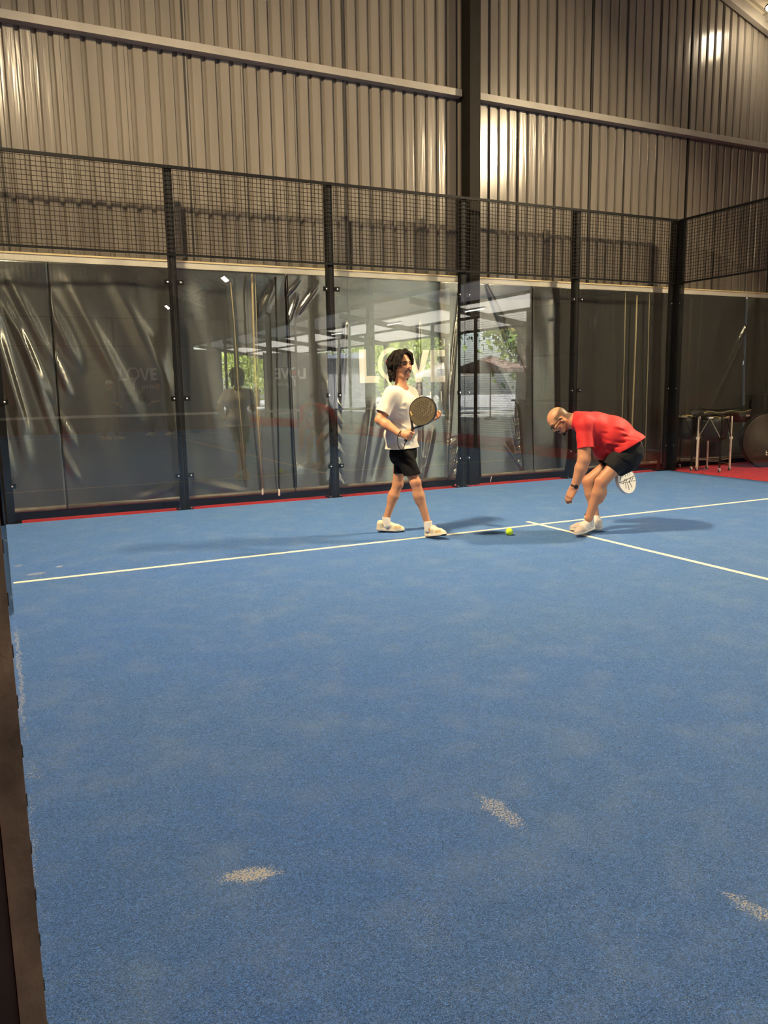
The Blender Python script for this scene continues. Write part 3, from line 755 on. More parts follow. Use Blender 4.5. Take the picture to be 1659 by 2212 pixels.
class Sdf:
    def __init__(s, lo, hi, h):
        s.lo = np.array(lo, float); s.h = h
        s.n = np.ceil((np.array(hi)-s.lo)/h).astype(int)+1
        s.F = np.full(s.n, .2, np.float32)
    def win(s, lo, hi):
        a = np.maximum(0, np.floor((np.array(lo)-s.lo)/s.h).astype(int)); b = np.minimum(s.n, np.ceil((np.array(hi)-s.lo)/s.h).astype(int)+1)
        if np.any(b <= a): return None, None
        ax = [s.lo[i] + s.h*np.arange(a[i], b[i]) for i in range(3)]
        return tuple(slice(a[i], b[i]) for i in range(3)), np.meshgrid(*ax, indexing='ij', sparse=True)
    def comb(s, sl, d, k, op='u'):
        A = s.F[sl]; d = d.astype(np.float32)
        if op == 'u':
            if k <= 0: s.F[sl] = np.minimum(A, d)
            else:
                hh = np.clip(.5 + .5*(A-d)/k, 0, 1); s.F[sl] = A*(1-hh) + d*hh - k*hh*(1-hh)
        elif op == 's':       # subtract
            d = -d; kk = max(k, 1e-4); hh = np.clip(.5 - .5*(A-d)/kk, 0, 1); s.F[sl] = A*(1-hh) + d*hh + kk*hh*(1-hh)
    def cone(s, a, b, ra, rb=None, k=.02, lat=None, flat=1., op='u'):
        """tapered limb; with lat it is flattened: radius*flat at right angles to lat"""
        a = np.array(a, float); b = np.array(b, float); rb = ra if rb is None else rb
        R = max(ra, rb)*max(1., flat) + 2.2*k + 2*s.h
        sl, g = s.win(np.minimum(a, b)-R, np.maximum(a, b)+R)
        if sl is None: return s
        p = [g[i]-a[i] for i in range(3)]; d = b-a; L2 = d@d
        t = np.clip((p[0]*d[0] + p[1]*d[1] + p[2]*d[2])/max(L2, 1e-9), 0, 1)
        q = [p[i] - t*d[i] for i in range(3)]
        r = ra + (rb-ra)*t
        if lat is not None:
            l = np.array(lat, float); dn = d/math.sqrt(max(L2, 1e-9)); l = l - dn*(l@dn); l /= np.linalg.norm(l); w = np.cross(dn, l)
            ql = q[0]*l[0] + q[1]*l[1] + q[2]*l[2]; qw = q[0]*w[0] + q[1]*w[1] + q[2]*w[2]; qd = q[0]*dn[0] + q[1]*dn[1] + q[2]*dn[2]
            dist = (np.sqrt((ql/1.)**2 + (qw/flat)**2 + qd**2) - r)*min(1., flat)**.5
        else: dist = np.sqrt(q[0]**2 + q[1]**2 + q[2]**2) - r
        s.comb(sl, dist, k, op); return s
    def ell(s, c, rad, R=None, k=.02, op='u'):
        """ellipsoid; R columns are its axes"""
        c = np.array(c, float); rad = np.array(rad, float); m = rad.max() + 2.2*k + 2*s.h
        sl, g = s.win(c-m, c+m)
        if sl is None: return s
        p = [g[i]-c[i] for i in range(3)]
        if R is not None:
            R = np.array(R); p = [p[0]*R[0,i] + p[1]*R[1,i] + p[2]*R[2,i] for i in range(3)]
        k0 = np.sqrt(sum((p[i]/rad[i])**2 for i in range(3))); k1 = np.sqrt(sum((p[i]/rad[i]**2)**2 for i in range(3)))
        s.comb(sl, k0*(k0-1)/np.maximum(k1, 1e-6), k, op); return s
    def box(s, c, half, R=None, rnd=.004, k=.004, op='u'):
        c = np.array(c, float); half = np.array(half, float); m = np.linalg.norm(half) + 2.2*k + 2*s.h
        sl, g = s.win(c-m, c+m)
        if sl is None: return s
        p = [g[i]-c[i] for i in range(3)]
        if R is not None:
            R = np.array(R); p = [p[0]*R[0,i] + p[1]*R[1,i] + p[2]*R[2,i] for i in range(3)]
        q = [np.abs(p[i]) - half[i] + rnd for i in range(3)]
        d = np.sqrt(sum(np.maximum(x, 0)**2 for x in q)) + np.minimum(np.maximum(np.maximum(q[0], q[1]), q[2]), 0) - rnd
        s.comb(sl, d, k, op); return s
    def plane_cut(s, p, n, c=None, rad=None, k=.003):
        """remove what lies on the +n side of the plane (within rad of c)"""
        p = np.array(p, float); n = np.array(n, float); n /= np.linalg.norm(n)
        if c is None: sl, g = s.win(s.lo, s.lo + s.h*s.n)
        else:
            c = np.array(c, float); sl, g = s.win(c-rad, c+rad)
        if sl is None: return s
        d = -((g[0]-p[0])*n[0] + (g[1]-p[1])*n[1] + (g[2]-p[2])*n[2])
        if c is not None: d = np.maximum(d, np.sqrt((g[0]-c[0])**2 + (g[1]-c[1])**2 + (g[2]-c[2])**2) - rad)
        s.comb(sl, d, k, 's'); return s
    def rough(s, amp, freq, seed=0, n=6):
        r = np.random.default_rng(seed); sl, g = s.win(s.lo, s.lo + s.h*s.n); D = 0
        for i in range(n):
            w = r.normal(size=3); w = w/np.linalg.norm(w)*freq*r.uniform(.6, 1.6)
            D = D + np.sin(g[0]*w[0] + g[1]*w[1] + g[2]*w[2] + r.uniform(0, 6.28))
        s.F += (D*amp/n**.5).astype(np.float32); return s
    def crease(s, a, b, w, amp):
        """press a fold into the surface (amp > 0) or raise one (amp < 0)"""
        a = np.array(a, float); b = np.array(b, float); R = 3*w
        sl, g = s.win(np.minimum(a, b)-R, np.maximum(a, b)+R)
        if sl is None: return s
        p = [g[i]-a[i] for i in range(3)]; d = b-a; L2 = d@d
        t = np.clip((p[0]*d[0] + p[1]*d[1] + p[2]*d[2])/max(L2, 1e-9), 0, 1)
        q2 = sum((p[i]-t*d[i])**2 for i in range(3))
        if not hasattr(s, 'D'): s.D = np.zeros_like(s.F)
        s.D[sl] += (amp*np.exp(-q2/w**2)*np.sin(np.pi*np.clip(t*.86+.07, 0, 1))).astype(np.float32); return s
    def press(s, lo=-.008, hi=.009):
        s.F += np.clip(s.D, lo, hi); return s
    def mesh(s, smooth=1):
        V, Q = surface_nets(s.F, s.h, s.lo)
        # light relaxation
        for it in range(smooth):
            acc = np.zeros_like(V); cn = np.zeros(len(V))
            for i in range(4):
                a, b = Q[:,i], Q[:,(i+1)%4]
                np.add.at(acc, a, V[b]); np.add.at(cn, a, 1); np.add.at(acc, b, V[a]); np.add.at(cn, b, 1)
            V = V*.5 + .5*acc/cn[:,None]
        return V, Q

class Frame:
    """upright frame of a figure: r to the right as seen from the court gate, t towards it, z up"""
    def __init__(s, x, y):
        s.o = np.array([x, y, 0.]); t = np.array([CAM.x-x, CAM.y-y, 0.]); s.t = t/np.linalg.norm(t); s.r = np.array([-s.t[1], s.t[0], 0.])
        s.Mx = np.stack([s.r, s.t, np.array([0, 0, 1.])], 1)
        s.flip = np.linalg.det(s.Mx) < 0
    def J(s, u, v, t=0.):
        """joint seen at (u, v), t metres towards the viewer from the figure's own upright plane -> local coordinates"""
        p = on_plane(u, v, tuple(s.o + s.t*t), tuple(s.t)); d = np.array(p) - s.o; return np.array([d@s.r, d@s.t, d[2]])
    def W(s, V): return s.o + np.asarray(V)@s.Mx.T
def solid(name, sdf, fr, mat, parent, smooth=1, paint=None, label=None):
    V, Q = sdf.mesh(smooth)
    if fr.flip: Q = Q[:, ::-1]
    Wv = fr.W(V)
    o = mesh_obj(name, Wv, Q.tolist(), mat, parent, smooth=True, label=label)
    if paint is not None:
        a = o.data.color_attributes.new('Col', 'FLOAT_COLOR', 'POINT'); c = np.ones((len(V), 4)); c[:, :3] = paint(V); a.data.foreach_set('color', c.ravel())
    return o
def nrm(v): v = np.asarray(v, float); return v/np.linalg.norm(v)
def mixcol(c, col, m): return c*(1-m[:,None]) + np.array(col)*m[:,None]
def ellmask(V, c, rad, R=None, soft=.25):
    p = V - np.array(c)
    if R is not None: p = p@np.array(R)
    d = np.sqrt(((p/np.array(rad))**2).sum(1)); return np.clip((1+soft-d)/soft, 0, 1)
def capmask(V, a, b, r, soft=.3):
    a = np.array(a); b = np.array(b); d = b-a; t = np.clip(((V-a)@d)/(d@d), 0, 1); q = np.linalg.norm(V-a-t[:,None]*d, axis=1)
    return np.clip((1+soft-q/r)/soft, 0, 1)
# ------------------------------------------------------------------ the two players
SKIN = np.array([.56, .27, .145]); SKIN2 = np.array([.54, .26, .145])
def skin_mat():
    m = vcol_mat('skin', .48, .4, bump=.08, bscale=300., sub=.0); return m
M['skin'] = skin_mat()
M['cream_cloth'] = plain('cream_cotton', (.76, .71, .60, 1), .85, noise=.05, nscale=20., bump=.12, bscale=500., sheen=.2)
M['red_cloth'] = plain('red_jersey', (.62, .018, .022, 1), .7, noise=.10, nscale=16., bump=.10, bscale=500.)
M['black_cloth'] = plain('black_cloth', (.0045, .0045, .006, 1), .8, spec=.15, noise=.3, nscale=12., bump=.15, bscale=300.)
M['charcoal_cloth'] = plain('charcoal_cloth', (.016, .016, .018, 1), .8, spec=.2, noise=.3, nscale=12., bump=.15, bscale=300.)
M['sock'] = plain('white_sock', (.78, .75, .69, 1), .9, bump=.4, bscale=260.)
M['hair'] = plain('dark_curly_hair', (.010, .0065, .0045, 1), .8, spec=.22, noise=.4, nscale=60., bump=.3, bscale=120.)
M['shoe'] = vcol_mat('shoe', .65, .4, bump=.10, bscale=200.)
M['rubber'] = plain('black_rubber', (.012, .012, .012, 1), .6)
M['shoe_mark'] = plain('shoe_emblem', (.62, .62, .62, 1), .35, metal=.4)
M['racket_face'] = plain('bronze_grey_racket', (.105, .085, .052, 1), .42, noise=.12, nscale=30.)
M['racket_edge'] = plain('black_racket_frame', (.010, .010, .010, 1), .3)
M['racket_mark'] = plain('gold_racket_mark', (.62, .40, .12, 1), .4)
M['racket_print'] = plain('grey_racket_print', (.24, .20, .14, 1), .4)
M['white_racket'] = plain('white_racket', (.80, .78, .74, 1), .4)
M['grip'] = plain('black_grip', (.012, .012, .012, 1), .8, bump=.4, bscale=200.)

def hand(S, wrist, knuck, pn, side, curl, size=1., spread=.018, thumb=None, k=.006):
    """palm and five separate fingers. wrist/knuck: points; pn: direction the palm faces; side: direction towards the thumb; curl: bend of each joint"""
    w = np.array(wrist, float); kn = np.array(knuck, float); d = nrm(kn-w); pn = nrm(np.array(pn) - d*(np.array(pn)@d)); sd = np.cross(d, pn); sd = sd if sd@np.array(side) > 0 else -sd
    L = np.linalg.norm(kn-w)
    for i, o in enumerate((1.25, .42, -.42, -1.2)):            # palm as four metacarpals
        S.cone(w + sd*o*.016*size, kn + sd*o*spread*size - d*abs(o)*.006*size, .0155*size, .0125*size, k=.012)
    for i, (o, l) in enumerate(((1.25, .072), (.42, .080), (-.42, .074), (-1.2, .058))):
        p = kn + sd*o*spread*size - d*abs(o)*.006*size; a = 0.
        for j, (fr_, r0, r1) in enumerate(((.46, .0098, .0090), (.31, .0090, .0082), (.23, .0082, .0070))):
            a += curl[j] if np.ndim(curl[0]) == 0 else curl[i][j]
            q = p + (d*math.cos(a) + pn*math.sin(a))*l*fr_*size
            S.cone(p, q, r0*size, r1*size, k=k); p = q
    th = thumb if thumb is not None else (.9, .5)
    p = w + d*L*.28 + sd*.022*size
    q = p + nrm(d*.75 + sd*th[0] + pn*th[1])*.042*size; S.cone(p, q, .0145*size, .0115*size, k=.010)
    q2 = q + nrm(d*.9 + sd*th[0]*.2 + pn*(th[1]+.35))*.032*size; S.cone(q, q2, .0112*size, .0098*size, k=k)
    q3 = q2 + nrm(d*.75 + pn*(th[1]+.7) - sd*.15)*.026*size; S.cone(q2, q3, .0098*size, .0080*size, k=k)

def head(S, c, fwd, up, s=1., open_mouth=0.):
    """skull, jaw, nose, brow, lips, eye hollows and ears round centre c"""
    f = nrm(fwd); u = nrm(np.array(up) - f*(np.array(up)@f)); l = np.cross(u, f)        # l: the head's own left
    R = np.stack([f, l, u], 1); P = lambda a, b, c_: c + R@np.array([a, b, c_])*s
    S.ell(P(-.012, 0, .030), np.array([.100, .077, .094])*s, R, k=.02)
    S.ell(P(.028, 0, -.020), np.array([.066, .064, .090])*s, R, k=.02)
    S.ell(P(.052, 0, -.098), np.array([.030, .032, .022])*s, R, k=.022)                # chin
    for e in (-1, 1):
        S.cone(P(.050, e*.022, -.098), P(-.020, e*.058, -.050), .020*s, .020*s, k=.02)   # jaw
        S.ell(P(.058, e*.042, -.022), np.array([.026, .024, .020])*s, R, k=.018)         # cheek
        S.cone(P(.082, e*.012, .032), P(.066, e*.048, .030), .0105*s, .0095*s, k=.012)   # brow
        S.ell(P(.0905, e*.032, .008), np.array([.014, .016, .011])*s, R, k=.010, op='s') # eye hollow
        S.ell(P(.074, e*.031, .008), np.array([.0125, .0135, .0125])*s, R, k=.003)       # eyeball with lids
        S.ell(P(-.012, e*.080, -.012), np.array([.019, .008, .030])*s, R, k=.006)        # ear
        S.ell(P(-.006, e*.088, -.010), np.array([.009, .006, .016])*s, R, k=.004, op='s')
    S.cone(P(.086, 0, .022), P(.104, 0, -.020), .0080*s, .0115*s, k=.012)               # nose
    for e in (-1, 1): S.ell(P(.095, e*.010, -.026), np.array([.010, .008, .007])*s, R, k=.006)
    S.ell(P(.082, 0, -.056), np.array([.017, .027, .012])*s, R, k=.010)                  # upper lip
    S.ell(P(.079, 0, -.076 - open_mouth), np.array([.015, .022, .009])*s, R, k=.008)     # lower lip
    if open_mouth: S.ell(P(.094, 0, -.064 - open_mouth*.4), np.array([.016, .020, .005 + open_mouth*.5])*s, R, k=.004, op='s')
    return P, R

def shoe(S, heel, toe, w=1., up=(0, 0, 1)):
    """trainer from heel to toe with the given upward direction of its sole"""
    h = np.array(heel, float); t = np.array(toe, float); d = nrm(t-h); L = np.linalg.norm(t-h); u = nrm(np.array(up) - d*(np.array(up)@d)); sd = np.cross(u, d)
    P = lambda a, b, c_: h + d*a*L + sd*b + u*c_
    S.cone(P(.12, 0, .022), P(.30, 0, .020), .036*w, .036*w, k=.012)
    S.cone(P(.30, 0, .020), P(.66, .006, .018), .036*w, .045*w, k=.015)
    S.cone(P(.66, .006, .018), P(.87, .004, .018), .045*w, .034*w, k=.015)
    S.cone(P(.10, 0, .030), P(.10, 0, .074), .034*w, .032*w, k=.02)
    S.cone(P(.14, 0, .076), P(.40, 0, .066), .034*w, .032*w, k=.025)
    S.cone(P(.38, 0, .070), P(.72, .004, .036), .034*w, .034*w, k=.025)
    S.cone(P(.74, .004, .034), P(.90, .004, .024), .036*w, .026*w, k=.02)
    c = P(.5, 0, 0)
    S.plane_cut(c, -u, c, L*.75, k=.006)
    return P
def facial(nm, P, R, fr, parent, segs, mat=None):
    """brow, moustache or eye as a small solid of its own"""
    pts = np.array([P(*q) for s_ in segs for q in s_[:2]]); D = Sdf(pts.min(0)-.02, pts.max(0)+.02, .0018)
    for a, b, ra, rb in segs: D.cone(P(*a), P(*b), ra, rb, k=.003)
    return solid(nm, D, fr, mat or M['hair'], parent, 1)
# ---- standing man in the cream T-shirt ---------------------------------------------------
FA = Frame(3.60, -2.85); A = FA.J
pa = empty('person', (3.60, -2.85, 0), 'person with dark curly hair in a cream T-shirt and black shorts holding up a racket', 'person')
def man_a():
    H = .0045
    S = Sdf((-.52, -.42, -.02), (.52, .62, 1.86), H)
    X = np.array
    head_c = A(867.5, 790, .03); fwd = X([.66, .75, .05]); up = X([-.06, 0, 1.])
    # chest faces to the right and a little towards the gate
    F = nrm([.80, .60, 0]); RT = np.array([-.60, .80, 0])*1.       # his right-hand side
    pel = A(869, 984, .02); sh_r = A(846, 852, .17); sh_l = A(885, 852, -.15); neck = A(867, 838, .01); chest = A(866, 876, .02); waist = A(866, 940, .02)
    # trunk
    S.cone(A(871, 984, .02) + RT*.05, A(871, 984, .02) - RT*.05, .080, .080, k=.02)
    S.cone(waist + RT*.05, waist - RT*.05, .105, .105, k=.05); S.cone(waist, A(871, 978, .02), .108, .080, k=.03)
    S.cone(chest + RT*.085, chest - RT*.085, .108, .108, k=.05); S.cone(chest, waist, .118, .106, k=.05)
    S.cone(sh_r, sh_l, .052, .052, k=.05); S.cone(sh_r, chest, .06, .08, k=.05); S.cone(sh_l, chest, .06, .08, k=.05)
    S.cone(neck + X([0, 0, -.03]), head_c + X([-.012, -.008, -.06]), .058, .054, k=.025)
    S.cone(neck + X([-.02, 0, -.02]), neck + RT*.09 + X([0, 0, -.03]), .04, .045, k=.05); S.cone(neck + X([-.02, 0, -.02]), neck - RT*.09 + X([0, 0, -.03]), .04, .045, k=.05)
    P, R = head(S, head_c, fwd, up, 1.03, .010)
    # right arm with the racket
    el = A(820, 907, .24); wr = A(862, 936, .36)
    S.cone(sh_r, el, .054, .044, k=.03); S.cone(el, el + (wr-el)*.35, .043, .045, k=.02); S.cone(el + (wr-el)*.35, wr, .045, .029, k=.02)
    # left arm, hand open behind the racket
    el2 = A(912, 905, -.12); wr2 = A(934, 903, .06)
    S.cone(sh_l, el2, .052, .043, k=.03); S.cone(el2, wr2, .043, .028, k=.02)
    hand(S, wr2, wr2 + nrm(A(945, 897, .10) - wr2)*.085, A(940, 890, .3) - wr2, (0, .2, 1), (.35, .5, .4), .98, thumb=(1., .4))
    # legs
    hr = A(875, 988, .10); hl = A(865, 988, -.07); kr = A(897, 1042, .20); kl = A(859, 1046, -.10); ar = A(924, 1131, .19); al = A(834, 1122, -.12)
    for (h_, k_, a_) in ((hr, kr, ar), (hl, kl, al)):
        S.cone(h_, k_, .066, .050, k=.02); S.cone(k_, k_ + (a_-k_)*.30, .049, .050, k=.02)
        cv = k_ + (a_-k_)*.30 + nrm([-.75, -.3, 0])*.012
        S.cone(cv, cv + (a_-k_)*.14, .049, .045, k=.025)
        S.cone(k_ + (a_-k_)*.34, a_, .045, .032, k=.025)
        S.ell(k_ + X([.024, .012, 0]), (.030, .030, .036), None, k=.02)
    # right hand closed round the grip: fingers wrap the handle
    g0 = A(875.5, 953, .40); g1 = A(894.5, 922, .40); gx = nrm(g1-g0)
    hc = A(881, 939, .40); tow = X([0, 1., 0]); out = nrm(np.cross(gx, tow)); 
    # back of the hand lies towards the gate side of the grip
    S.cone(wr, hc - out*.0 + tow*.012 - gx*.005, .028, .030, k=.015)
    sgn = 1. if (A(900, 945, .4) - hc)@out > 0 else -1.
    fw = out*sgn                                   # direction in which the knuckles point (to the right)
    for i, o in enumerate((.036, .012, -.012, -.034)):
        kn = hc + gx*o + tow*.022 + fw*.010
        S.cone(wr + (hc-wr)*.5 + gx*o*.6 + tow*.010, kn, .016, .0125, k=.010)
        q1 = kn + nrm(fw*.95 - tow*.18)*.032*(1 if i < 3 else .85); q2 = q1 + nrm(fw*.05 - tow)*.024; q3 = q2 + nrm(-fw - tow*.35)*.020
        S.cone(kn, q1, .0110, .0100, k=.005); S.cone(q1, q2, .0100, .0092, k=.005); S.cone(q2, q3, .0092, .0082, k=.005)
    t1 = hc + gx*.040 + tow*.004 - fw*.016; S.cone(wr + (hc-wr)*.6 + gx*.02, t1, .017, .0135, k=.010)
    S.cone(t1, t1 + gx*.018 + fw*.022 + tow*.006, .0125, .0105, k=.006); S.cone(t1 + gx*.018 + fw*.022 + tow*.006, t1 + gx*.016 + fw*.044, .0105, .0085, k=.006)
    # feet (inside the shoes)
    fh_l, ft_l = A(815, 1147, -.12), A(873, 1148, -.14); fh_r, ft_r = A(922, 1160.5, .17), A(963, 1157, .31)
    S.cone(al, al + X([.01, 0, -.05]), .034, .036, k=.02); S.cone(ar, ar + X([.01, .01, -.05]), .034, .036, k=.02)
    S.cone(fh_l + (ft_l-fh_l)*.2 + X([0,0,.045]), fh_l + (ft_l-fh_l)*.8 + X([0,0,.03]), .028, .024, k=.03)
    S.cone(fh_r + (ft_r-fh_r)*.2 + X([0,0,.045]), fh_r + (ft_r-fh_r)*.8 + X([0,0,.03]), .028, .024, k=.03)
    def paint(V):
        c = np.tile(SKIN, (len(V), 1))
        c = mixcol(c, SKIN*[1.08, .86, .82], ellmask(V, P(.07, .035, -.03), (.03, .03, .025), R, 1.)*.4 + ellmask(V, P(.07, -.035, -.03), (.03, .03, .025), R, 1.)*.4)
        stub = ellmask(V, P(.045, 0, -.085), (.06, .062, .042), R, .5)
        c = mixcol(c, (.30, .17, .11), stub*.42)
        c = mixcol(c, (.06, .035, .025), .0*np.maximum(capmask(V, P(.096, .002, -.044), P(.084, .030, -.056), .0058), capmask(V, P(.096, -.002, -.044), P(.084, -.030, -.056), .0058))*.9)   # moustache
        c = mixcol(c, (.42, .13, .10), ellmask(V, P(.088, 0, -.086), (.014, .022, .007), R, .4)*.85)
        c = mixcol(c, (.09, .02, .018), ellmask(V, P(.080, 0, -.069), (.030, .021, .0075), R, .3)*.9)
        c = mixcol(c, (.75, .70, .62), ellmask(V, P(.078, 0, -.066), (.022, .014, .0032), R, .3)*.9)        # teeth
        for e in (-1, 1):
            c = mixcol(c, (.030, .020, .015), capmask(V, P(.095, e*.014, .027), P(.076, e*.050, .027), .0042)*.85)   # brows
            c = mixcol(c, (.12, .055, .04), ellmask(V, P(.084, e*.031, .009), (.012, .015, .008), R, .6)*.8)
            c = mixcol(c, (.02, .014, .012), capmask(V, P(.089, e*.020, .010), P(.082, e*.043, .009), .0042)*.9)
        for q in (kr, kl): c = mixcol(c, SKIN*[1.02, .80, .75], ellmask(V, q + X([.04, .02, 0]), (.03, .04, .04), None, 1.)*.5)
        return c
    solid('body', S, FA, M['skin'], pa, 1, paint)
    facial('moustache', P, R, FA, pa, [((.100, .001, -.0435), (.091, .026, -.0540), .0060, .0040), ((.100, -.001, -.0435), (.091, -.026, -.0540), .0060, .0040), ((.091, .026, -.0540), (.082, .034, -.064), .0040, .0022), ((.091, -.026, -.0540), (.082, -.034, -.064), .0040, .0022)])
    facial('eyebrow', P, R, FA, pa, [((.0965, .013, .0285), (.090, .034, .0335), .0030, .0032), ((.090, .034, .0335), (.077, .052, .0290), .0032, .0018)])
    facial('eyebrow', P, R, FA, pa, [((.0965, -.013, .0285), (.090, -.034, .0335), .0030, .0032), ((.090, -.034, .0335), (.077, -.052, .0290), .0032, .0018)])
    for e in (-1, 1): facial('eye', P, R, FA, pa, [((.0862, e*.021, .0085), (.0868, e*.031, .0095), .0028, .0040), ((.0868, e*.031, .0095), (.0815, e*.041, .0085), .0040, .0024)])
    # hair: dark loose curls down to the nape
    Hh = Sdf(head_c - .22, head_c + .22, .004); r = np.random.default_rng(5)
    Hh.ell(P(-.030, 0, .036), (.114, .100, .106), R, k=.02); Hh.ell(P(-.068, 0, -.046), (.072, .096, .104), R, k=.03)
    for i in range(260):
        th = r.uniform(-math.pi, math.pi); ph = r.uniform(-.80, 1.5)
        a = np.array([math.cos(th)*math.cos(ph), math.sin(th)*math.cos(ph), math.sin(ph)])
        if a[0] > .30 and a[2] < .66: continue
        if a[0] > .02 and a[2] < -.10: continue
        p = np.array([-.030, 0, .022]) + a*np.array([.118, .108, .116])*r.uniform(.93, 1.01)
        if a[2] < -.1: p[2] -= .030*abs(a[2])
        q = r.normal(size=3); q = np.cross(q, a); q = q/np.linalg.norm(q)*r.uniform(.008, .018)
        Hh.cone(P(*(p+q)), P(*(p-q)), r.uniform(.009, .016), r.uniform(.008, .013), k=.010)
    # face and brow stay open
    Hh.ell(P(.092, 0, -.030), (.104, .092, .108), R, k=.012, op='s')
    for e, ln in ((1, .8), (-1, 1.)):       # curls beside the forehead
        Hh.cone(P(.030, e*.030, .132), P(.076, e*.058, .098), .022, .017, k=.012); Hh.cone(P(.076, e*.058, .098), P(.066, e*.082, .050), .016, .013, k=.010)
        Hh.cone(P(.066, e*.082, .050), P(.050, e*.092, .010), .014, .010, k=.010); Hh.cone(P(.045, e*.080, .085), P(.020, e*.094, .01), .020, .016, k=.012)
        Hh.cone(P(.020, e*.094, .01), P(-.004, e*.094, -.055), .016, .014, k=.012)
    Hh.cone(P(.075, .070, .080), P(.082, .082, .030), .012, .011, k=.008); Hh.cone(P(.082, .082, .030), P(.074, .092, .000), .011, .008, k=.008); Hh.ell(P(.080, .092, .004), (.013, .010, .012), R, k=.008)
    Hh.cone(P(.070, -.030, .118), P(.094, -.046, .082), .008, .005, k=.005); Hh.cone(P(.094, -.046, .082), P(.092, -.050, .050), .005, .0035, k=.004)
    Hh.cone(P(.080, -.036, .112), P(.100, -.040, .086), .006, .004, k=.004)
    for i in range(40):
        th = r.uniform(1.35, 2*math.pi-1.35); a = np.array([math.cos(th)*.100, math.sin(th)*.094, 0]); z0 = r.uniform(-.11, -.03)
        Hh.cone(P(-.032 + a[0], a[1], z0), P(-.034 + a[0]*1.0, a[1]*.98, z0-.026), .016, .010, k=.012)
    Hh.rough(.0022, 85., 3)
    solid('hair', Hh, FA, M['hair'], pa, 0)
    # T-shirt
    T = Sdf((-.42, -.36, .84), (.36, .46, 1.56), .0045)
    hemz = A(868, 967, .02)[2]
    T.cone(pel + RT*.085 + X([0,0,.02]), pel - RT*.085 + X([0,0,.02]), .128, .128, k=.05); T.cone(pel, pel - X([0, 0, .10]), .135, .14, k=.05)
    T.cone(waist + RT*.065, waist - RT*.065, .124, .124, k=.05); T.cone(waist, pel, .135, .138, k=.05)
    T.cone(chest + RT*.090, chest - RT*.090, .122, .122, k=.05); T.cone(chest, waist, .135, .128, k=.05)
    T.cone(sh_r, sh_l, .062, .062, k=.05); T.cone(sh_r, chest, .07, .09, k=.05); T.cone(sh_l, chest, .07, .09, k=.05)
    T.cone(neck + X([-.01, 0, -.035]), neck + RT*.10 + X([0, 0, -.035]), .052, .055, k=.05); T.cone(neck + X([-.01, 0, -.035]), neck - RT*.10 + X([0, 0, -.035]), .052, .055, k=.05)
    sr_e = A(826, 893, .225); T.cone(sh_r, sr_e, .070, .075, k=.025); pass
    sl_e = A(903, 882, -.13); T.cone(sh_l, sl_e, .068, .070, k=.025); pass
    # drag folds from the armpit, folds over the belly
    pit = A(846, 886, .20)
    for (u, v, t, w_, am) in ((878, 874, .17, .013, .008), (888, 890, .17, .016, .009), (884, 912, .16, .016, .008), (864, 860, .18, .011, .007), (868, 928, .17, .016, .008), (852, 935, .18, .014, .007)):
        q = A(u, v, t); T.crease(pit*.75 + q*.25, q, w_*1.1, am*1.5)
        T.crease(pit*.75 + q*.25 + (0, 0, .014), A(u, v-6, t), w_*.9, -am*.9)
    for (u0, v0, u1, v1, t, am) in ((843, 910, 886, 934, .17, .010), (848, 930, 896, 944, .16, .010), (878, 905, 897, 918, .15, .009), (842, 950, 874, 962, .16, .008), (893, 900, 899, 950, .10, .009), (880, 950, 898, 958, .12, .008), (822, 880, 836, 890, .27, .006), (838, 860, 828, 888, .27, .006), (846, 862, 842, 886, .27, .007)):
        T.crease(A(u0, v0, t), A(u1, v1, t), .014, am); T.crease(A(u0+2, v0-5, t), A(u1+2, v1-5, t), .012, -am*.6)
    T.press(-.012, .014); T.rough(.0022, 42., 2, 8)
    # hollow it: neck hole, sleeve mouths and hem open
    inner = T.F + .013
    T.F = np.maximum(T.F, -inner)
    T.plane_cut((0, 0, hemz), (.02, -.02, -1)); T.plane_cut(sr_e, sr_e - sh_r, sr_e, .12); T.plane_cut(sl_e, sl_e - sh_l, sl_e, .12)
    nk = A(869, 834, .02); T.cone(nk - X([.012, .006, .035]), nk + X([.012, .010, .08]), .064, .076, k=.006, op='s')
    solid('t_shirt', T, FA, M['cream_cloth'], pa, 1)
    # shorts
    B = Sdf((-.30, -.34, .60), (.32, .40, 1.02), .0045)
    pq = A(871, 984, .02); B.cone(pq + RT*.05 + X([0,0,.05]), pq - RT*.05 + X([0,0,.05]), .100, .100, k=.03); B.cone(pq + RT*.052, pq - RT*.052, .101, .101, k=.03)
    er = A(891, 1026, .18); el_ = A(865, 1027, -.09)
    B.cone(hr, er + (er-hr)*.1, .088, .077, k=.03); B.cone(hl + X([.02, 0, 0]), el_ + (el_-hl)*.1, .086, .075, k=.03)
    for (u0, v0, u1, v1, t) in ((878, 990, 900, 998, .19), (876, 1000, 884, 1020, .20), (850, 990, 862, 1010, .10), (886, 975, 902, 985, .12)): B.crease(A(u0, v0, t), A(u1, v1, t), .014, .008)
    B.press(); B.rough(.0018, 50., 4)
    inn = B.F + .0085; B.F = np.maximum(B.F, -inn)
    B.plane_cut(er, X([.12, .05, -1]), er, .13); B.plane_cut(el_, X([-.10, .0, -1]), el_, .105); B.plane_cut(A(869, 958, 0), X([0, 0, 1]))
    solid('shorts', B, FA, M['black_cloth'], pa, 1)
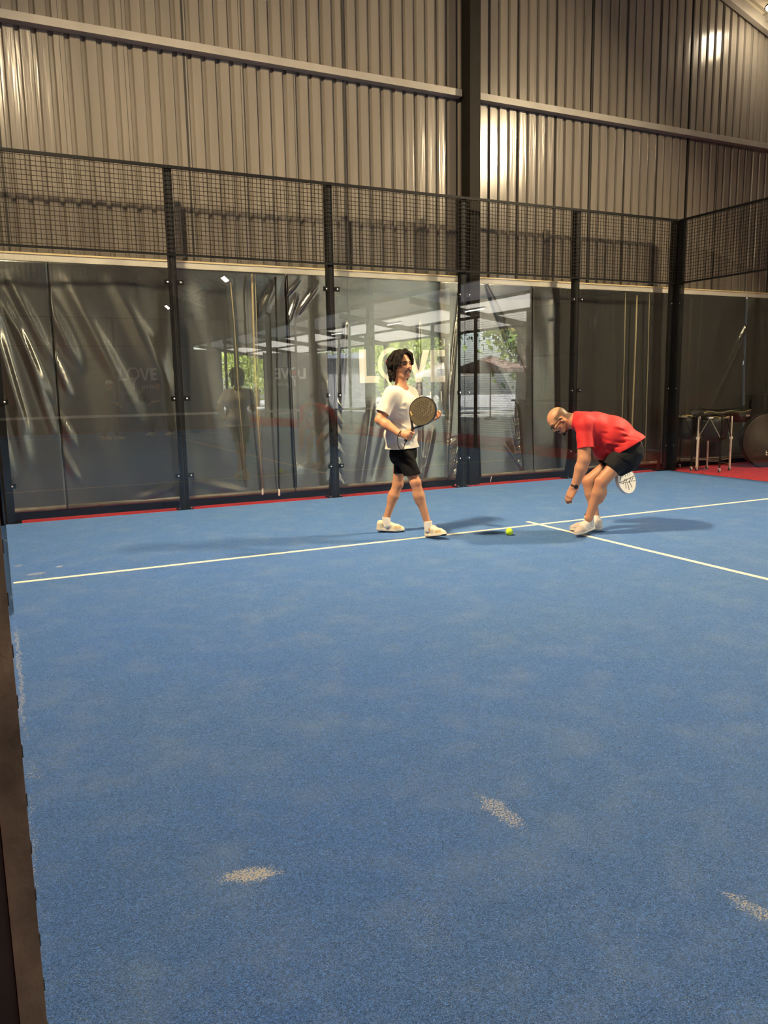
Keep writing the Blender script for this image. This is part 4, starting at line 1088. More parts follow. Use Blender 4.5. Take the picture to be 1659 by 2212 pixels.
    # socks and shoes
    for nm, an, fh, ft, up_, lean in (('left', al, fh_l, ft_l, X([0, 0, 1.]), 0), ('right', ar, fh_r, ft_r, X([-.10, -.16, 1.]), 1)):
        K = Sdf(an - .16, an + .14, .004); top = an + X([0, 0, .028])
        K.cone(top, an + X([.008, .004, -.06]), .041, .042, k=.01); inn = K.F + .006; K.F = np.maximum(K.F, -inn); K.plane_cut(top, X([0, 0, 1.]))
        solid('sock', K, FA, M['sock'], pa, 1)
        lo = np.minimum(fh, ft) - .12; hi = np.maximum(fh, ft) + .15
        Q = Sdf(lo, hi, .0035); PP = shoe(Q, fh, ft, up=up_)
        Q.cone(an + X([0, 0, .08]), an + X([0, 0, -.03]), .038, .038, k=.004, op='s')
        d = nrm(ft-fh); L = np.linalg.norm(ft-fh); u_ = nrm(up_ - d*(up_@d)); sd = np.cross(u_, d)
        def paint(V, fh=fh, d=d, L=L, u_=u_, sd=sd):
            q = V - fh; a = (q@d)/L; z = q@u_; s_ = np.abs(q@sd)
            c = np.tile([.70, .62, .46], (len(V), 1))
            c = mixcol(c, (.42, .30, .15), ((a > .60) & (a < .88) & (z > .036) & (z < .062)).astype(float)*.9)
            c = mixcol(c, (.40, .30, .17), ((a > .18) & (a < .30) & (z > .05) & (z < .085)).astype(float)*.7)
            c = mixcol(c, (.38, .36, .32), ((a > .34) & (a < .56) & (z > .034) & (z < .072) & (s_ > .02)).astype(float)*.6)
            c = mixcol(c, (.50, .40, .25), (np.abs(z - .034 - .008*np.sin(a*9)) < .0035).astype(float)*.7)
            c = mixcol(c, (.80, .74, .60), (z < .028).astype(float)); c = mixcol(c, (.015, .014, .013), (z < .0075 + .010*np.clip((a-.82)*6, 0, 1)).astype(float))
            return c
        so = solid('shoe', Q, FA, M['shoe'], pa, 1, paint)
        # emblem on the side that shows, and laces
        near = 1. if sd@X([0, 1., 0]) > 0 else -1.
        e = MB(); c0 = FA.W(fh + d*.45*L + u_*.050 + sd*near*.0395); dx = FA.Mx@d*.013; du = FA.Mx@u_*.012; dn = FA.Mx@(sd*near)*.002
        for (a0, b0, a1, b1) in ((-.9, -1, -.6, 1), (-.6, 1, .5, -1), (.5, -1, .8, 1)): e.bar(Vector(c0 + dx*a0 + du*b0), Vector(c0 + dx*a1 + du*b1), .0045, .003, up=tuple(dn))
        e.build('emblem', M['shoe_mark'], so)
        lc = MB()
        for i in range(4):
            a = .44 + .07*i; zz = .112 - .016*i - .004*i
            lc.tube([FA.W(fh + d*a*L + u_*(zz-.012) + sd*s_*.026) if abs(s_) > .5 else FA.W(fh + d*a*L + u_*zz) for s_ in (-1, 0, 1)], .0035, 6)
        lc.build('laces', M['sock'], so, smooth=True)
    # wrist cord of the racket
    return g0, g1
GRIP = man_a()

def racket(name, base, axis, face, lab, mats, length=.455, group=None, holes=True, off=.0):
    """padel racket: grip, forked throat and drilled head. base: butt; axis: towards the tip; face: direction the face looks"""
    b = np.array(base, float); a = nrm(axis); f = nrm(np.array(face) - a*(np.array(face)@a)); s = np.cross(a, f)
    P = lambda x, y, z=0.: tuple(b + a*y + s*x + f*z)
    t = empty(name, tuple(b), lab, 'padel racket', group)
    g = MB().tube([P(0, 0), P(0, .004), P(0, .010), P(0, .115), P(0, .135)], [.017, .019, .0155, .0150, .0135], 12); g.build('grip', M['grip'], t, smooth=True)
    # head outline
    out = []
    cy, rx, ry = .318, .128, .137
    for i in range(72):
        th = 2*math.pi*i/72; x = math.cos(th); y = math.sin(th)
        w = 1 - .12*max(0, -y)**1.5
        out.append((x*rx*w, cy + y*ry))
    def slab(poly, z0, z1, nm, mat, parent):
        m = MB().prism([(q[0], q[1]) for q in poly], P(0, 0, z0), s, a, f*(z1-z0)); o = m.build(nm, mat, parent); return fix_normals(o)
    rim = MB(); n = len(out)
    for k, (z0, z1, e) in enumerate(((-.019, .019, 1.0),)):
        inn = [(x*.955, cy + (y-cy)*.955) for x, y in out]; v = []; 
        for (x, y) in out: v += [P(x, y, z0), P(x, y, z1)]
        for (x, y) in inn: v += [P(x, y, z0), P(x, y, z1)]
        fc = []
        for i in range(n):
            j = (i+1) % n
            fc += [(2*i, 2*j, 2*j+1, 2*i+1), (2*n+2*j, 2*n+2*i, 2*n+2*i+1, 2*n+2*j+1), (2*i+1, 2*j+1, 2*n+2*j+1, 2*n+2*i+1), (2*j, 2*i, 2*n+2*i, 2*n+2*j)]
        rim.add(v, fc)
    bevel(fix_normals(rim.build('rim', mats['edge'], t)), .006, 3)
    fb = slab([(x*.956, cy + (y-cy)*.956) for x, y in out], -.0165, .0165, 'face', mats['face'], t)
    fk = MB()
    for e in (-1, 1): fk.tube([P(0, .125), P(e*.012, .150), P(e*.040, .178), P(e*.060, .203), P(e*.074, .218)], [.0125, .0105, .0095, .0095, .010], 10)
    fk.tube([P(-.052, .206), P(0, .198), P(.052, .206)], .0085, 10)
    fk.build('throat', mats['edge'], t, smooth=True)
    if holes:
        for sg in (1, -1):
          hm = MB()
          for r_ in range(9):
            yy = .245 + r_*.021
            for c_ in range(-4, 5):
                xx = c_*.021 + (.0105 if r_ % 2 else 0)
                if (xx/(rx*.72))**2 + ((yy-cy)/(ry*.72))**2 < 1: hm.lathe([(.0052, 0), (.0050, .0006)], P(xx, yy, sg*.0165), 8, tuple(f*sg))
          hm.build('hole_pattern', M['rubber'], t)
    return t, P, f
b0 = FA.W(GRIP[0]); b1 = FA.W(GRIP[1])
tipw = FA.W(A(931, 858, .44))
ax = nrm(tipw - b0); fc = nrm(FA.t*1. - FA.r*.34 + np.array([0, 0, .16]))
rk, RP, rf = racket('padel_racket', b0, ax, fc, 'bronze grey padel racket held up by the man in the cream T-shirt', {'face': M['racket_face'], 'edge': M['racket_edge']}, group='padel rackets')
mk = MB()
def onface(x0, y0, x1, y1, w, mb): 
    mb.bar(Vector(RP(x0, y0, .0168)), Vector(RP(x1, y1, .0168)), w, .0012, up=tuple(rf))
gm = MB(); sside = 1. if (np.array(RP(.1, .3)) - np.array(RP(0, .3)))@FA.r < 0 else -1.
onface(sside*.098, .258, sside*.064, .238, .011, gm); gm.build('gold_mark', M['racket_mark'], rk)
lm = MB()
for (x0, y0, x1, y1) in ((-.02, .425, -.05, .34), (-.05, .34, -.03, .29), (-.055, .425, -.085, .36), (-.085, .36, -.07, .31), (.01, .335, -.01, .315)): onface(sside*x0, y0, sside*x1, y1, .004, lm)
lm.build('print', M['racket_print'], rk)
# safety cord from the butt round the wrist
wc = [A(876, 953, .40), A(872.5, 966, .41), A(868, 971, .42), A(862.5, 967, .42), A(859, 955, .41), A(859.5, 942, .41), A(864, 933, .405), A(867, 930, .37)]
def smooth_path(P, n=8):
    P = [np.array(q) for q in P]; out = []
    for i in range(len(P)-1):
        p0, p1, p2, p3 = P[max(i-1, 0)], P[i], P[i+1], P[min(i+2, len(P)-1)]
        for k in range(n):
            t = k/n; out.append(.5*((2*p1) + (-p0+p2)*t + (2*p0-5*p1+4*p2-p3)*t*t + (-p0+3*p1-3*p2+p3)*t**3))
    return out + [P[-1]]
MB().tube([tuple(FA.W(q)) for q in smooth_path(wc)], .0042, 8).build('safety_cord', M['grip'], rk, smooth=True)

# ---- bending man in red --------------------------------------------------------------------
FB = Frame(5.20, -3.65); Bj = FB.J
pb = empty('person', (5.20, -3.65, 0), 'bald person in a red T-shirt and glasses bending down, watch on one wrist', 'person')
def man_b():
    H = .0045; J = Bj; X = np.array
    S = Sdf((-.66, -.56, -.02), (.56, .60, 1.36), H)
    head_c = J(1208.5, 908.5, .0); fwd = X([-.56, .15, -.82]); up = X([-.82, -.02, .56])
    sh_l = J(1262, 917, .21); sh_r = J(1262, 922, -.20); neck = J(1245, 905, .0); chest = J(1285, 925, .0); mid = J(1325, 938, .0); pel = J(1358, 968, .0)
    T_ = X([0, 1., 0])
    S.cone(pel + T_*.07, pel - T_*.07, .092, .092, k=.03); S.cone(mid + T_*.08, mid - T_*.08, .125, .125, k=.05); S.cone(chest + T_*.095, chest - T_*.095, .125, .125, k=.05)
    S.cone(mid, pel, .14, .13, k=.05); S.cone(chest, mid, .145, .14, k=.05); S.cone(sh_l, sh_r, .062, .062, k=.05); S.cone(sh_l, chest, .07, .09, k=.05); S.cone(sh_r, chest, .07, .09, k=.05)
    S.cone(neck + X([.05, 0, -.03]), head_c + X([.050, 0, -.010]), .074, .066, k=.03); S.cone(neck + X([.06, 0, -.02]), head_c + X([.05, 0, .025]), .060, .056, k=.03)
    P, R = head(S, head_c, fwd, up, 1.05, .0)
    # arm reaching down
    el = J(1262, 992, .27); wr = J(1241, 1052, .26)
    S.cone(sh_l, el, .072, .060, k=.03); S.cone(el, el + (wr-el)*.32, .059, .058, k=.02); S.cone(el + (wr-el)*.32, wr, .058, .037, k=.02)
    hand(S, wr, J(1230, 1073, .27), J(1242, 1076, .14) - wr, J(1222, 1062, .25) - wr, (.30, .55, .40), 1.22, thumb=(.45, .75))
    # far arm crossing behind to the racket
    er = J(1300, 975, -.22); wr_r = J(1345, 1000, -.24)
    S.cone(sh_r, er, .060, .050, k=.03); S.cone(er, wr_r, .048, .033, k=.02)
    hand(S, wr_r, J(1350, 1015, -.23), J(1330, 1030, .1) - wr_r, J(1342, 1012, -.05) - wr_r, (.9, 1.2, .8), .95, thumb=(.4, .8))
    # legs
    hl = J(1356, 976, .11); hr = J(1352, 978, -.10); kl = J(1299, 1040, .22); kr = J(1272, 1040, -.05); al = J(1272, 1118, .20); ar = J(1287, 1122, -.05)
    for (h_, k_, a_) in ((hl, kl, al), (hr, kr, ar)):
        S.cone(h_, k_, .078, .064, k=.02); S.cone(k_, k_ + (a_-k_)*.3, .062, .062, k=.02)
        cv = k_ + (a_-k_)*.30 + X([.030, -.01, 0]); S.cone(cv, cv + (a_-k_)*.18, .060, .050, k=.03)
        S.cone(k_ + (a_-k_)*.34, a_, .054, .037, k=.02); S.ell(k_ + X([-.025, .012, .01]), (.035, .036, .040), None, k=.02)
    fh_l, ft_l = J(1280, 1143, .10), J(1245, 1157, .36); fh_r, ft_r = J(1300, 1144, -.02), J(1231, 1146, .02)
    for a_, h_, t_ in ((al, fh_l, ft_l), (ar, fh_r, ft_r)):
        S.cone(a_, h_ + (t_-h_)*.2 + X([0,0,.05]), .036, .034, k=.02); S.cone(h_ + (t_-h_)*.2 + X([0,0,.045]), h_ + (t_-h_)*.8 + X([0,0,.03]), .030, .025, k=.03)
    def paint(V):
        c = np.tile(SKIN2, (len(V), 1))
        # close-cropped hair round the back and sides, short beard
        q = (V - head_c)@R/1.05
        back = np.clip((-.020 - q[:,0])/.02, 0, 1)*np.clip((q[:,2]+.07)/.03, 0, 1)*np.clip((.085 - q[:,2])/.03, 0, 1)*np.clip((.16 - np.linalg.norm(q, axis=1))/.02, 0, 1)
        side = np.clip((.030 - np.abs(q[:,0]+.005))/.02, 0, 1)*np.clip((.060 - q[:,2])/.02, 0, 1)*np.clip((q[:,2]-.004)/.02, 0, 1)*np.clip((np.abs(q[:,1])-.05)/.02, 0, 1)
        hm = np.clip((.038 - q[:,0])/.022, 0, 1)*np.clip((.060 + .35*np.maximum(0, -.03-q[:,0]) - q[:,2])/.018, 0, 1)*np.clip((q[:,2] + .075)/.02, 0, 1)*np.clip(np.maximum(q[:,2] - .006, -.038 - q[:,0])/.012, 0, 1)*np.clip((.155 - np.linalg.norm(q, axis=1))/.02, 0, 1)
        c = mixcol(c, (.085, .062, .042), hm*.9)
        near = np.clip((.17 - np.linalg.norm(q, axis=1))/.02, 0, 1)
        beard = np.maximum(ellmask(V, P(.055, 0, -.105), (.042, .040, .030), R, .4), np.maximum(capmask(V, P(.045, .035, -.095), P(.0, .070, -.050), .020), capmask(V, P(.045, -.035, -.095), P(.0, -.070, -.050), .020))*.6)
        c = mixcol(c, (.055, .034, .025), beard*near*.85)
        for e in (-1, 1):
            c = mixcol(c, (.045, .028, .02), capmask(V, P(.100, 0, -.045), P(.084, e*.030, -.060), .007)*.9)
            c = mixcol(c, (.06, .04, .03), capmask(V, P(.095, e*.014, .029), P(.076, e*.050, .028), .006)*.8)
            c = mixcol(c, (.06, .035, .025), ellmask(V, P(.084, e*.031, .008), (.012, .015, .007), R, .6)*.8)
        c = mixcol(c, (.36, .12, .09), ellmask(V, P(.088, 0, -.066), (.014, .020, .007), R, .4)*.8)
        for k_ in (kl, kr): c = mixcol(c, SKIN2*[1.04, .82, .78], ellmask(V, k_ + X([-.04, .02, .01]), (.04, .05, .05), None, 1.)*.5)
        return c
    solid('body', S, FB, M['skin'], pb, 1, paint)
    facial('beard', P, R, FB, pb, [((.074, -.016, -.104), (.078, 0, -.107), .013, .015), ((.078, 0, -.107), (.074, .016, -.104), .015, .013), ((.074, .016, -.106), (.048, .036, -.104), .012, .010), ((.074, -.016, -.106), (.048, -.036, -.104), .012, .010)])
    facial('moustache', P, R, FB, pb, [((.100, 0, -.044), (.088, .028, -.056), .0060, .0045), ((.100, 0, -.044), (.088, -.028, -.056), .0060, .0045)])
    # glasses: two rims, bridge and side arms
    g = MB(); 
    for e in (-1, 1):
        ring = [FB.W(P(.104 - .018*abs(math.sin(0))*0 - .012*((.033+.026*math.cos(a))/.06)**2, e*(.033 + .026*math.cos(a)), .004 + .019*math.sin(a))) for a in np.linspace(0, 2*math.pi, 25)]
        g.tube([tuple(q) for q in ring], .0036, 6, caps=False)
        g.tube([tuple(FB.W(P(.094, e*.060, .010))), tuple(FB.W(P(.060, e*.080, .010))), tuple(FB.W(P(-.008, e*.088, .006))), tuple(FB.W(P(-.028, e*.084, -.012)))], .0046, 6)
    g.tube([tuple(FB.W(P(.104, -.008, .010))), tuple(FB.W(P(.108, 0, .012))), tuple(FB.W(P(.104, .008, .010)))], .0028, 6)
    go = g.build('glasses', M['rubber'], pb, smooth=True)
    # T-shirt
    T = Sdf((-.42, -.46, .50), (.52, .48, 1.34), .0045)
    hem = J(1372, 962, 0.)
    T.cone(pel + T_*.09 + X([-.01, 0, .0]), pel - T_*.09 + X([-.01, 0, .0]), .155, .155, k=.05); T.cone(pel + T_*.09 + X([.07, 0, .02]), pel - T_*.09 + X([.07, 0, .02]), .12, .12, k=.05); T.cone(mid + T_*.095, mid - T_*.095, .148, .148, k=.05); T.cone(chest + T_*.10, chest - T_*.10, .140, .140, k=.05)
    T.cone(mid, pel, .162, .155, k=.05); T.cone(chest, mid, .158, .160, k=.05); T.cone(sh_l, sh_r, .072, .072, k=.05); T.cone(sh_l, chest, .08, .10, k=.05); T.cone(sh_r, chest, .08, .10, k=.05)
    T.cone(neck + X([.005, 0, -.015]), neck + X([.08, .10, -.02]), .078, .085, k=.05); T.cone(neck + X([.005, 0, -.015]), neck + X([.08, -.10, -.02]), .078, .085, k=.05)
    bel = J(1302, 972, .02); T.cone(mid + X([0, 0, -.06]), bel, .10, .075, k=.06); T.cone(bel + T_*.06, bel - T_*.06, .07, .07, k=.06); T.cone(bel, pel + X([-.02, 0, -.03]), .08, .10, k=.06)
    se = J(1266, 969, .265); T.cone(sh_l, se, .078, .080, k=.03); sr2 = J(1288, 962, -.22); T.cone(sh_r, sr2, .074, .076, k=.03)
    # folds gathering towards the hip and round the shoulder
    for i, (u0, v0, u1, v1) in enumerate(((1300, 935, 1368, 945), (1310, 950, 1360, 958), (1325, 925, 1378, 938), (1305, 962, 1350, 966), (1345, 925, 1382, 950), (1312, 942, 1338, 946), (1330, 953, 1374, 956))):
        T.crease(J(u0, v0, .22), J(u1, v1, .20), .013, .011); T.crease(J(u0+1, v0-5, .22), J(u1+1, v1-5, .20), .012, -.007)
    for (u0, v0, u1, v1) in ((1284, 905, 1282, 955), (1250, 920, 1262, 950), (1290, 925, 1284, 962), (1256, 912, 1252, 930), (1300, 960, 1312, 985)): T.crease(J(u0, v0, .26), J(u1, v1, .27), .014, .010)
    T.press(-.012, .015); T.rough(.0022, 40., 6, 8)
    inn = T.F + .013; T.F = np.maximum(T.F, -inn)
    T.plane_cut(se, se - sh_l, se, .13); T.plane_cut(sr2, sr2 - sh_r, sr2, .13)
    # hem: cut across the hips, the front hanging lower
    ha = J(1388, 946, 0); hb = J(1311, 990, 0); dv = nrm(hb-ha); nn = X([-dv[2], 0, dv[0]]); nn = nn if nn[0] > 0 else -nn
    T.plane_cut(ha, nn)
    T.plane_cut(neck + X([-.035, 0, 0]), X([-1, 0, .12]), neck + X([-.06, 0, 0]), .15); T.cone(neck + X([.0, 0, -.015]), neck + X([-.12, 0, .0]), .068, .076, k=.006, op='s')
    solid('t_shirt', T, FB, M['red_cloth'], pb, 1)
    # shorts
    Bq = Sdf((-.25, -.44, .30), (.50, .48, 1.00), .0045)
    Bq.cone(pel + T_*.08 + X([.0, 0, .0]), pel - T_*.08 + X([.0, 0, .0]), .122, .122, k=.04); Bq.cone(pel + T_*.08 + X([.015, 0, -.05]), pel - T_*.08 + X([.015, 0, -.05]), .122, .122, k=.05); Bq.cone(J(1360, 1000, .12), J(1342, 1019, .10), .08, .045, k=.04)
    e1 = J(1316, 1012, .17); e2 = J(1297, 1000, -.07)
    Bq.cone(hl, e1 + (e1-hl)*.12, .112, .094, k=.04); Bq.cone(hr, e2, .110, .090, k=.03)
    for (u0, v0, u1, v1) in ((1330, 985, 1360, 1005), (1320, 1000, 1345, 1010), (1345, 975, 1380, 985), (1350, 990, 1378, 975)): Bq.crease(J(u0, v0, .24), J(u1, v1, .22), .014, .009)
    Bq.press(); Bq.rough(.0018, 48., 9)
    inn = Bq.F + .0085; Bq.F = np.maximum(Bq.F, -inn)
    Bq.plane_cut(e1, kl - hl, e1, .16); Bq.plane_cut(e2, kr - hr, e2, .14)
    Bq.plane_cut(pel + X([-.03, 0, .10]), X([-.75, 0, .8]))
    solid('shorts', Bq, FB, M['charcoal_cloth'], pb, 1)
    # watch on the reaching wrist
    wd = nrm(wr - el); wp = wr - wd*.012
    band = Sdf(wp - .08, wp + .08, .003); band.cone(wp - wd*.010, wp + wd*.010, .040, .039, k=.0); inn = band.F + .006; band.F = np.maximum(band.F, -inn)
    band.plane_cut(wp + wd*.011, wd); band.plane_cut(wp - wd*.011, -wd)
    wo = solid('watch_band', band, FB, M['grip'], pb, 1)
    fcn = nrm(X([.35, .9, .1]) - wd*(X([.35, .9, .1])@wd)); cc = FB.W(wp + fcn*.039)
    MB().lathe([(.021, -.004), (.021, .005), (.018, .008)], cc, 20, tuple(FB.Mx@fcn)).build('watch_case', M['racket_edge'], wo, smooth=False)
    # socks and shoes
    for an, fh, ft, up_, ht in ((al, fh_l, ft_l, X([.05, -.25, 1.]), 0), (ar, fh_r, ft_r, X([0, 0, 1.]), 0)):
        K = Sdf(an - .16, an + .14, .004); top = an + X([0, 0, .026]); low = fh + (ft-fh)*.2 + X([0, 0, .06])
        K.cone(top, low, .046, .046, k=.01); inn = K.F + .006; K.F = np.maximum(K.F, -inn); K.plane_cut(top, top-low)
        solid('sock', K, FB, M['sock'], pb, 1)
        Q = Sdf(np.minimum(fh, ft) - .12, np.maximum(fh, ft) + .16, .0035); shoe(Q, fh, ft, 1.10, up=up_)
        Q.cone(an + X([0, 0, .07]), low, .040, .036, k=.004, op='s')
        d = nrm(ft-fh); L = np.linalg.norm(ft-fh); u_ = nrm(up_ - d*(up_@d)); sd = np.cross(u_, d)
        def paint(V, fh=fh, d=d, L=L, u_=u_, sd=sd):
            q = V - fh; a = (q@d)/L; z = q@u_
            c = np.tile([.72, .66, .60], (len(V), 1))
            c = mixcol(c, (.50, .40, .36), ((a > .70) & (z > .026)).astype(float)*.7); c = mixcol(c, (.42, .40, .39), ((a > .2) & (a < .36) & (z > .05)).astype(float)*.7); c = mixcol(c, (.35, .32, .30), (np.abs(z - .030 - .006*np.sin(a*10)) < .003).astype(float)*.8)
            c = mixcol(c, (.80, .74, .64), ((z < .026)).astype(float)); c = mixcol(c, (.10, .085, .075), (z < .006).astype(float)); return c
        so = solid('shoe', Q, FB, M['shoe'], pb, 1, paint)
        lc = MB()
        for i in range(5):
            a = .40 + .075*i; zz = .117 - .0165*i
            lc.tube([FB.W(fh + d*(a-.01)*L + u_*(zz-.016) - sd*.026), FB.W(fh + d*a*L + u_*zz), FB.W(fh + d*(a-.01)*L + u_*(zz-.014) + sd*.026)], .0036, 6)
        lc.build('laces', M['sock'], so, smooth=True)
    return J
man_b()
# white racket held low behind the bent leg
w0 = FB.W(Bj(1344, 1010, -.16)); w1 = FB.W(Bj(1359, 1066, -.13))
wa = nrm(w1 - w0); wl = .455; w0 = w1 - wa*wl
wf = nrm(FB.t*.66 + FB.r*.72 + np.array([0, 0, .20]))
wk, WP, wff = racket('padel_racket', w0, wa, wf, 'white padel racket with black strokes hanging behind the bent leg of the man in red', {'face': M['white_racket'], 'edge': M['white_racket']}, group='padel rackets', holes=False)
bm_ = MB()
def wface(x0, y0, x1, y1, w): bm_.bar(Vector(WP(x0, y0, .0168)), Vector(WP(x1, y1, .0168)), w, .0012, up=tuple(wff))
wface(-.118, .300, .118, .330, .006); wface(-.118, .345, .100, .338, .004)
for k in range(5): wface(-.085 + k*.036, .222 + .004*k, -.055 + k*.034, .285, .004)
for (x0, y0, x1, y1) in ((-.03, .345, -.045, .405), (.0, .345, .005, .42), (.03, .345, .04, .40), (-.06, .31, -.02, .35), (.02, .305, .07, .35), (-.09, .315, -.06, .34), (.06, .25, .09, .30), (-.01, .31, .03, .345)): wface(x0, y0, x1, y1, .007)
bm_.build('black_print', M['rubber'], wk)
# ------------------------------------------------------------------ ball, cone, carts and things by the side wall
def ball_mat():
    m, nt, b = newmat('felt_yellow'); b.inputs['Base Color'].default_value = (.60, .86, .02, 1); b.inputs['Roughness'].default_value = .9; b.inputs['Sheen Weight'].default_value = .6; b.inputs['Sheen Tint'].default_value = (.8, 1, .2, 1)
    tc = N(nt, 'ShaderNodeTexCoord'); n = N(nt, 'ShaderNodeTexNoise', Scale=900., Detail=2.); nt.links.new(tc.outputs['Object'], n.inputs['Vector'])
    bp = N(nt, 'ShaderNodeBump'); bp.inputs['Strength'].default_value = .6; bp.inputs['Distance'].default_value = .002; nt.links.new(n.outputs['Fac'], bp.inputs['Height']); nt.links.new(bp.outputs['Normal'], b.inputs['Normal']); return m
M['felt'] = ball_mat()
bp_ = on_z(1100, 1156.5, 0); BR = .0355
bm = bmesh.new(); bmesh.ops.create_uvsphere(bm, u_segments=40, v_segments=24, radius=BR)
me = bpy.data.meshes.new('tennis_ball'); bm.to_mesh(me); bm.free(); me.polygons.foreach_set('use_smooth', [True]*len(me.polygons)); me.materials.append(M['felt'])
ball = bpy.data.objects.new('tennis_ball', me); COL.objects.link(ball); ball.location = (bp_.x, bp_.y, BR + .001); tag(ball, 'yellow green ball lying on the blue turf between the two players', 'ball')
sm = [tuple(Vector((math.cos(a)*(.72+.28*math.cos(2*a)) , math.sin(a)*(.72+.28*math.cos(2*a)), .75*math.sin(2*a))).normalized()*(BR*1.004)) for a in np.linspace(0, 2*math.pi, 60)]
MB().tube([Vector(q) + ball.location for q in sm], .0012, 5, caps=False).build('seam', M['print'], ball, smooth=True)

M['pink'] = plain('pink_plastic', (.80, .16, .27, 1), .5, noise=.1)
M['palepink'] = plain('pale_pink_plastic', (.88, .62, .52, 1), .5)
cx = on_z(976, 1049, -.012)
t = empty('marker_cone', (cx.x, .185, -.012), 'small pink marker cone on the red strip left of the tall hall column', 'cone')
MB().lathe([(.046, 0), (.046, .006), (.038, .010), (.020, .045)], (cx.x, .185, -.012), 20).build('body', M['pink'], t, smooth=False)
MB().lathe([(.020, .045), (.006, .078), (.004, .080)], (cx.x, .185, -.012), 20).build('tip', M['palepink'], t)
px_ = on_z(961, 1045, -.012)
tag(MB().lathe([(.004, 0), (.016, .004), (.014, .014), (.006, .020)], (px_.x, .19, -.012), 9).build('paper_scrap', M['print'], None, origin=(px_.x, .19, -.012)), 'tiny crumpled white scrap beside the pink marker cone', 'litter')

# ball carts: four legs on castors, folding braces, fabric basket with a yellow edge
M['fabric'] = plain('black_nylon', (.010, .010, .011, 1), .55, bump=.25, bscale=60.)
M['yellowtrim'] = plain('yellow_trim', (.50, .38, .10, 1), .6)
def caster(x, y, z0, leg, up=1):
    MB().tube([(x, y-.009, z0+up*.026), (x, y+.009, z0+up*.026)], .026, 16).build('caster', M['rubber'], leg)
    MB().box(x-.012, x+.012, y-.016, y-.011, z0+min(up*.022, up*.07), z0+max(up*.022, up*.07)).box(x-.012, x+.012, y+.011, y+.016, z0+min(up*.022, up*.07), z0+max(up*.022, up*.07)).box(x-.012, x+.012, y-.016, y+.016, z0+min(up*.062, up*.072), z0+max(up*.062, up*.072)).build('caster_fork', M['chrome'], leg)
def cart(cx, cy, rot, half, zt, lab, dark=()):
    Z0 = -.012; t = empty('ball_cart', (cx, cy, Z0), lab, 'ball cart', 'ball carts by the side fence')
    cr = [(cx + half*math.cos(rot + k*math.pi/2), cy + half*math.sin(rot + k*math.pi/2)) for k in range(4)]
    zm = zt*.60
    for k, (x, y) in enumerate(cr):
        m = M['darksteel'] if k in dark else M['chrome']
        lg = MB().box(x-.011, x+.011, y-.011, y+.011, Z0+.07, zm).box(x-.008, x+.008, y-.008, y+.008, zm, zt).build('leg', m, t)
        MB().box(x-.019, x+.019, y-.019, y+.019, zm-.022, zm+.022).build('slide_collar', m, lg)
        caster(x, y, Z0, lg)
    for k in range(4):
        a, b = cr[k], cr[(k+1) % 4]; mx, my = (a[0]+b[0])/2, (a[1]+b[1])/2
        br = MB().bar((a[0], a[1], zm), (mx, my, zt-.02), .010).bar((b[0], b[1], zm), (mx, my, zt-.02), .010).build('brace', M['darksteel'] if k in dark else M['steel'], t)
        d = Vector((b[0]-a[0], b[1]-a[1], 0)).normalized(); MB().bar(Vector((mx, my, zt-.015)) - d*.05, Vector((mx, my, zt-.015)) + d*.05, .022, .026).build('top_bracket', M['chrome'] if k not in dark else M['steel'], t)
        MB().bar((a[0], a[1], Z0+.20), (b[0], b[1], Z0+.20), .006).build('lower_wire', M['steel'], t)
    w = MB().bar((cr[0][0], cr[0][1], Z0+.20), (cr[2][0], cr[2][1], Z0+.12), .004).bar((cr[1][0], cr[1][1], Z0+.20), (cr[3][0], cr[3][1], Z0+.12), .004); w.build('cross_wire', M['steel'], t)
    # basket: open tapering bag hung from the frame
    n = 40; v = []; f = []; rings = [(1.00, zt-.01, 0.), (.98, zt-.10, 0.), (.93, zt-.28, 0), (.80, zt-.36, 0), (.45, zt-.395, 0), (.0, zt-.40, 0)]
    def sq(a, s):
        c, q = math.cos(a), math.sin(a); k = 1/max(abs(c), abs(q)); k = k**.75; return (c*k*s, q*k*s)
    for (s_, z, _) in rings:
        for i in range(n):
            x, y = sq(2*math.pi*i/n, half*.66*s_); ca, sa = math.cos(rot+math.pi/4), math.sin(rot+math.pi/4)
            v.append((cx + x*ca - y*sa, cy + x*sa + y*ca, z + (.014*math.sin(i*.63) if z > zt-.05 else 0)))
    for r in range(len(rings)-1):
        for i in range(n): f.append((r*n+i, r*n+(i+1) % n, (r+1)*n+(i+1) % n, (r+1)*n+i))
    bo = mesh_obj('basket', v, f, M['fabric'], t, smooth=True); bo.modifiers.new('t', 'SOLIDIFY').thickness = .003
    MB().tube([v[i] for i in range(n)] + [v[0]], .004, 6, caps=False).build('yellow_edge', M['yellowtrim'], bo)
    return t
qa = [on_z(u, v, -.012) for u, v in ((1504.5, 1014), (1547, 1017), (1577, 1014))]
cart(10.600, -.370, math.radians(152), .270, .885, 'ball cart with bright aluminium legs standing on the red carpet behind the side glass', dark=(1,))
cart(10.40, .03, math.radians(158), .215, .895, 'ball cart half hidden behind the bright-legged ball cart and the corner post', dark=(0, 1, 3))
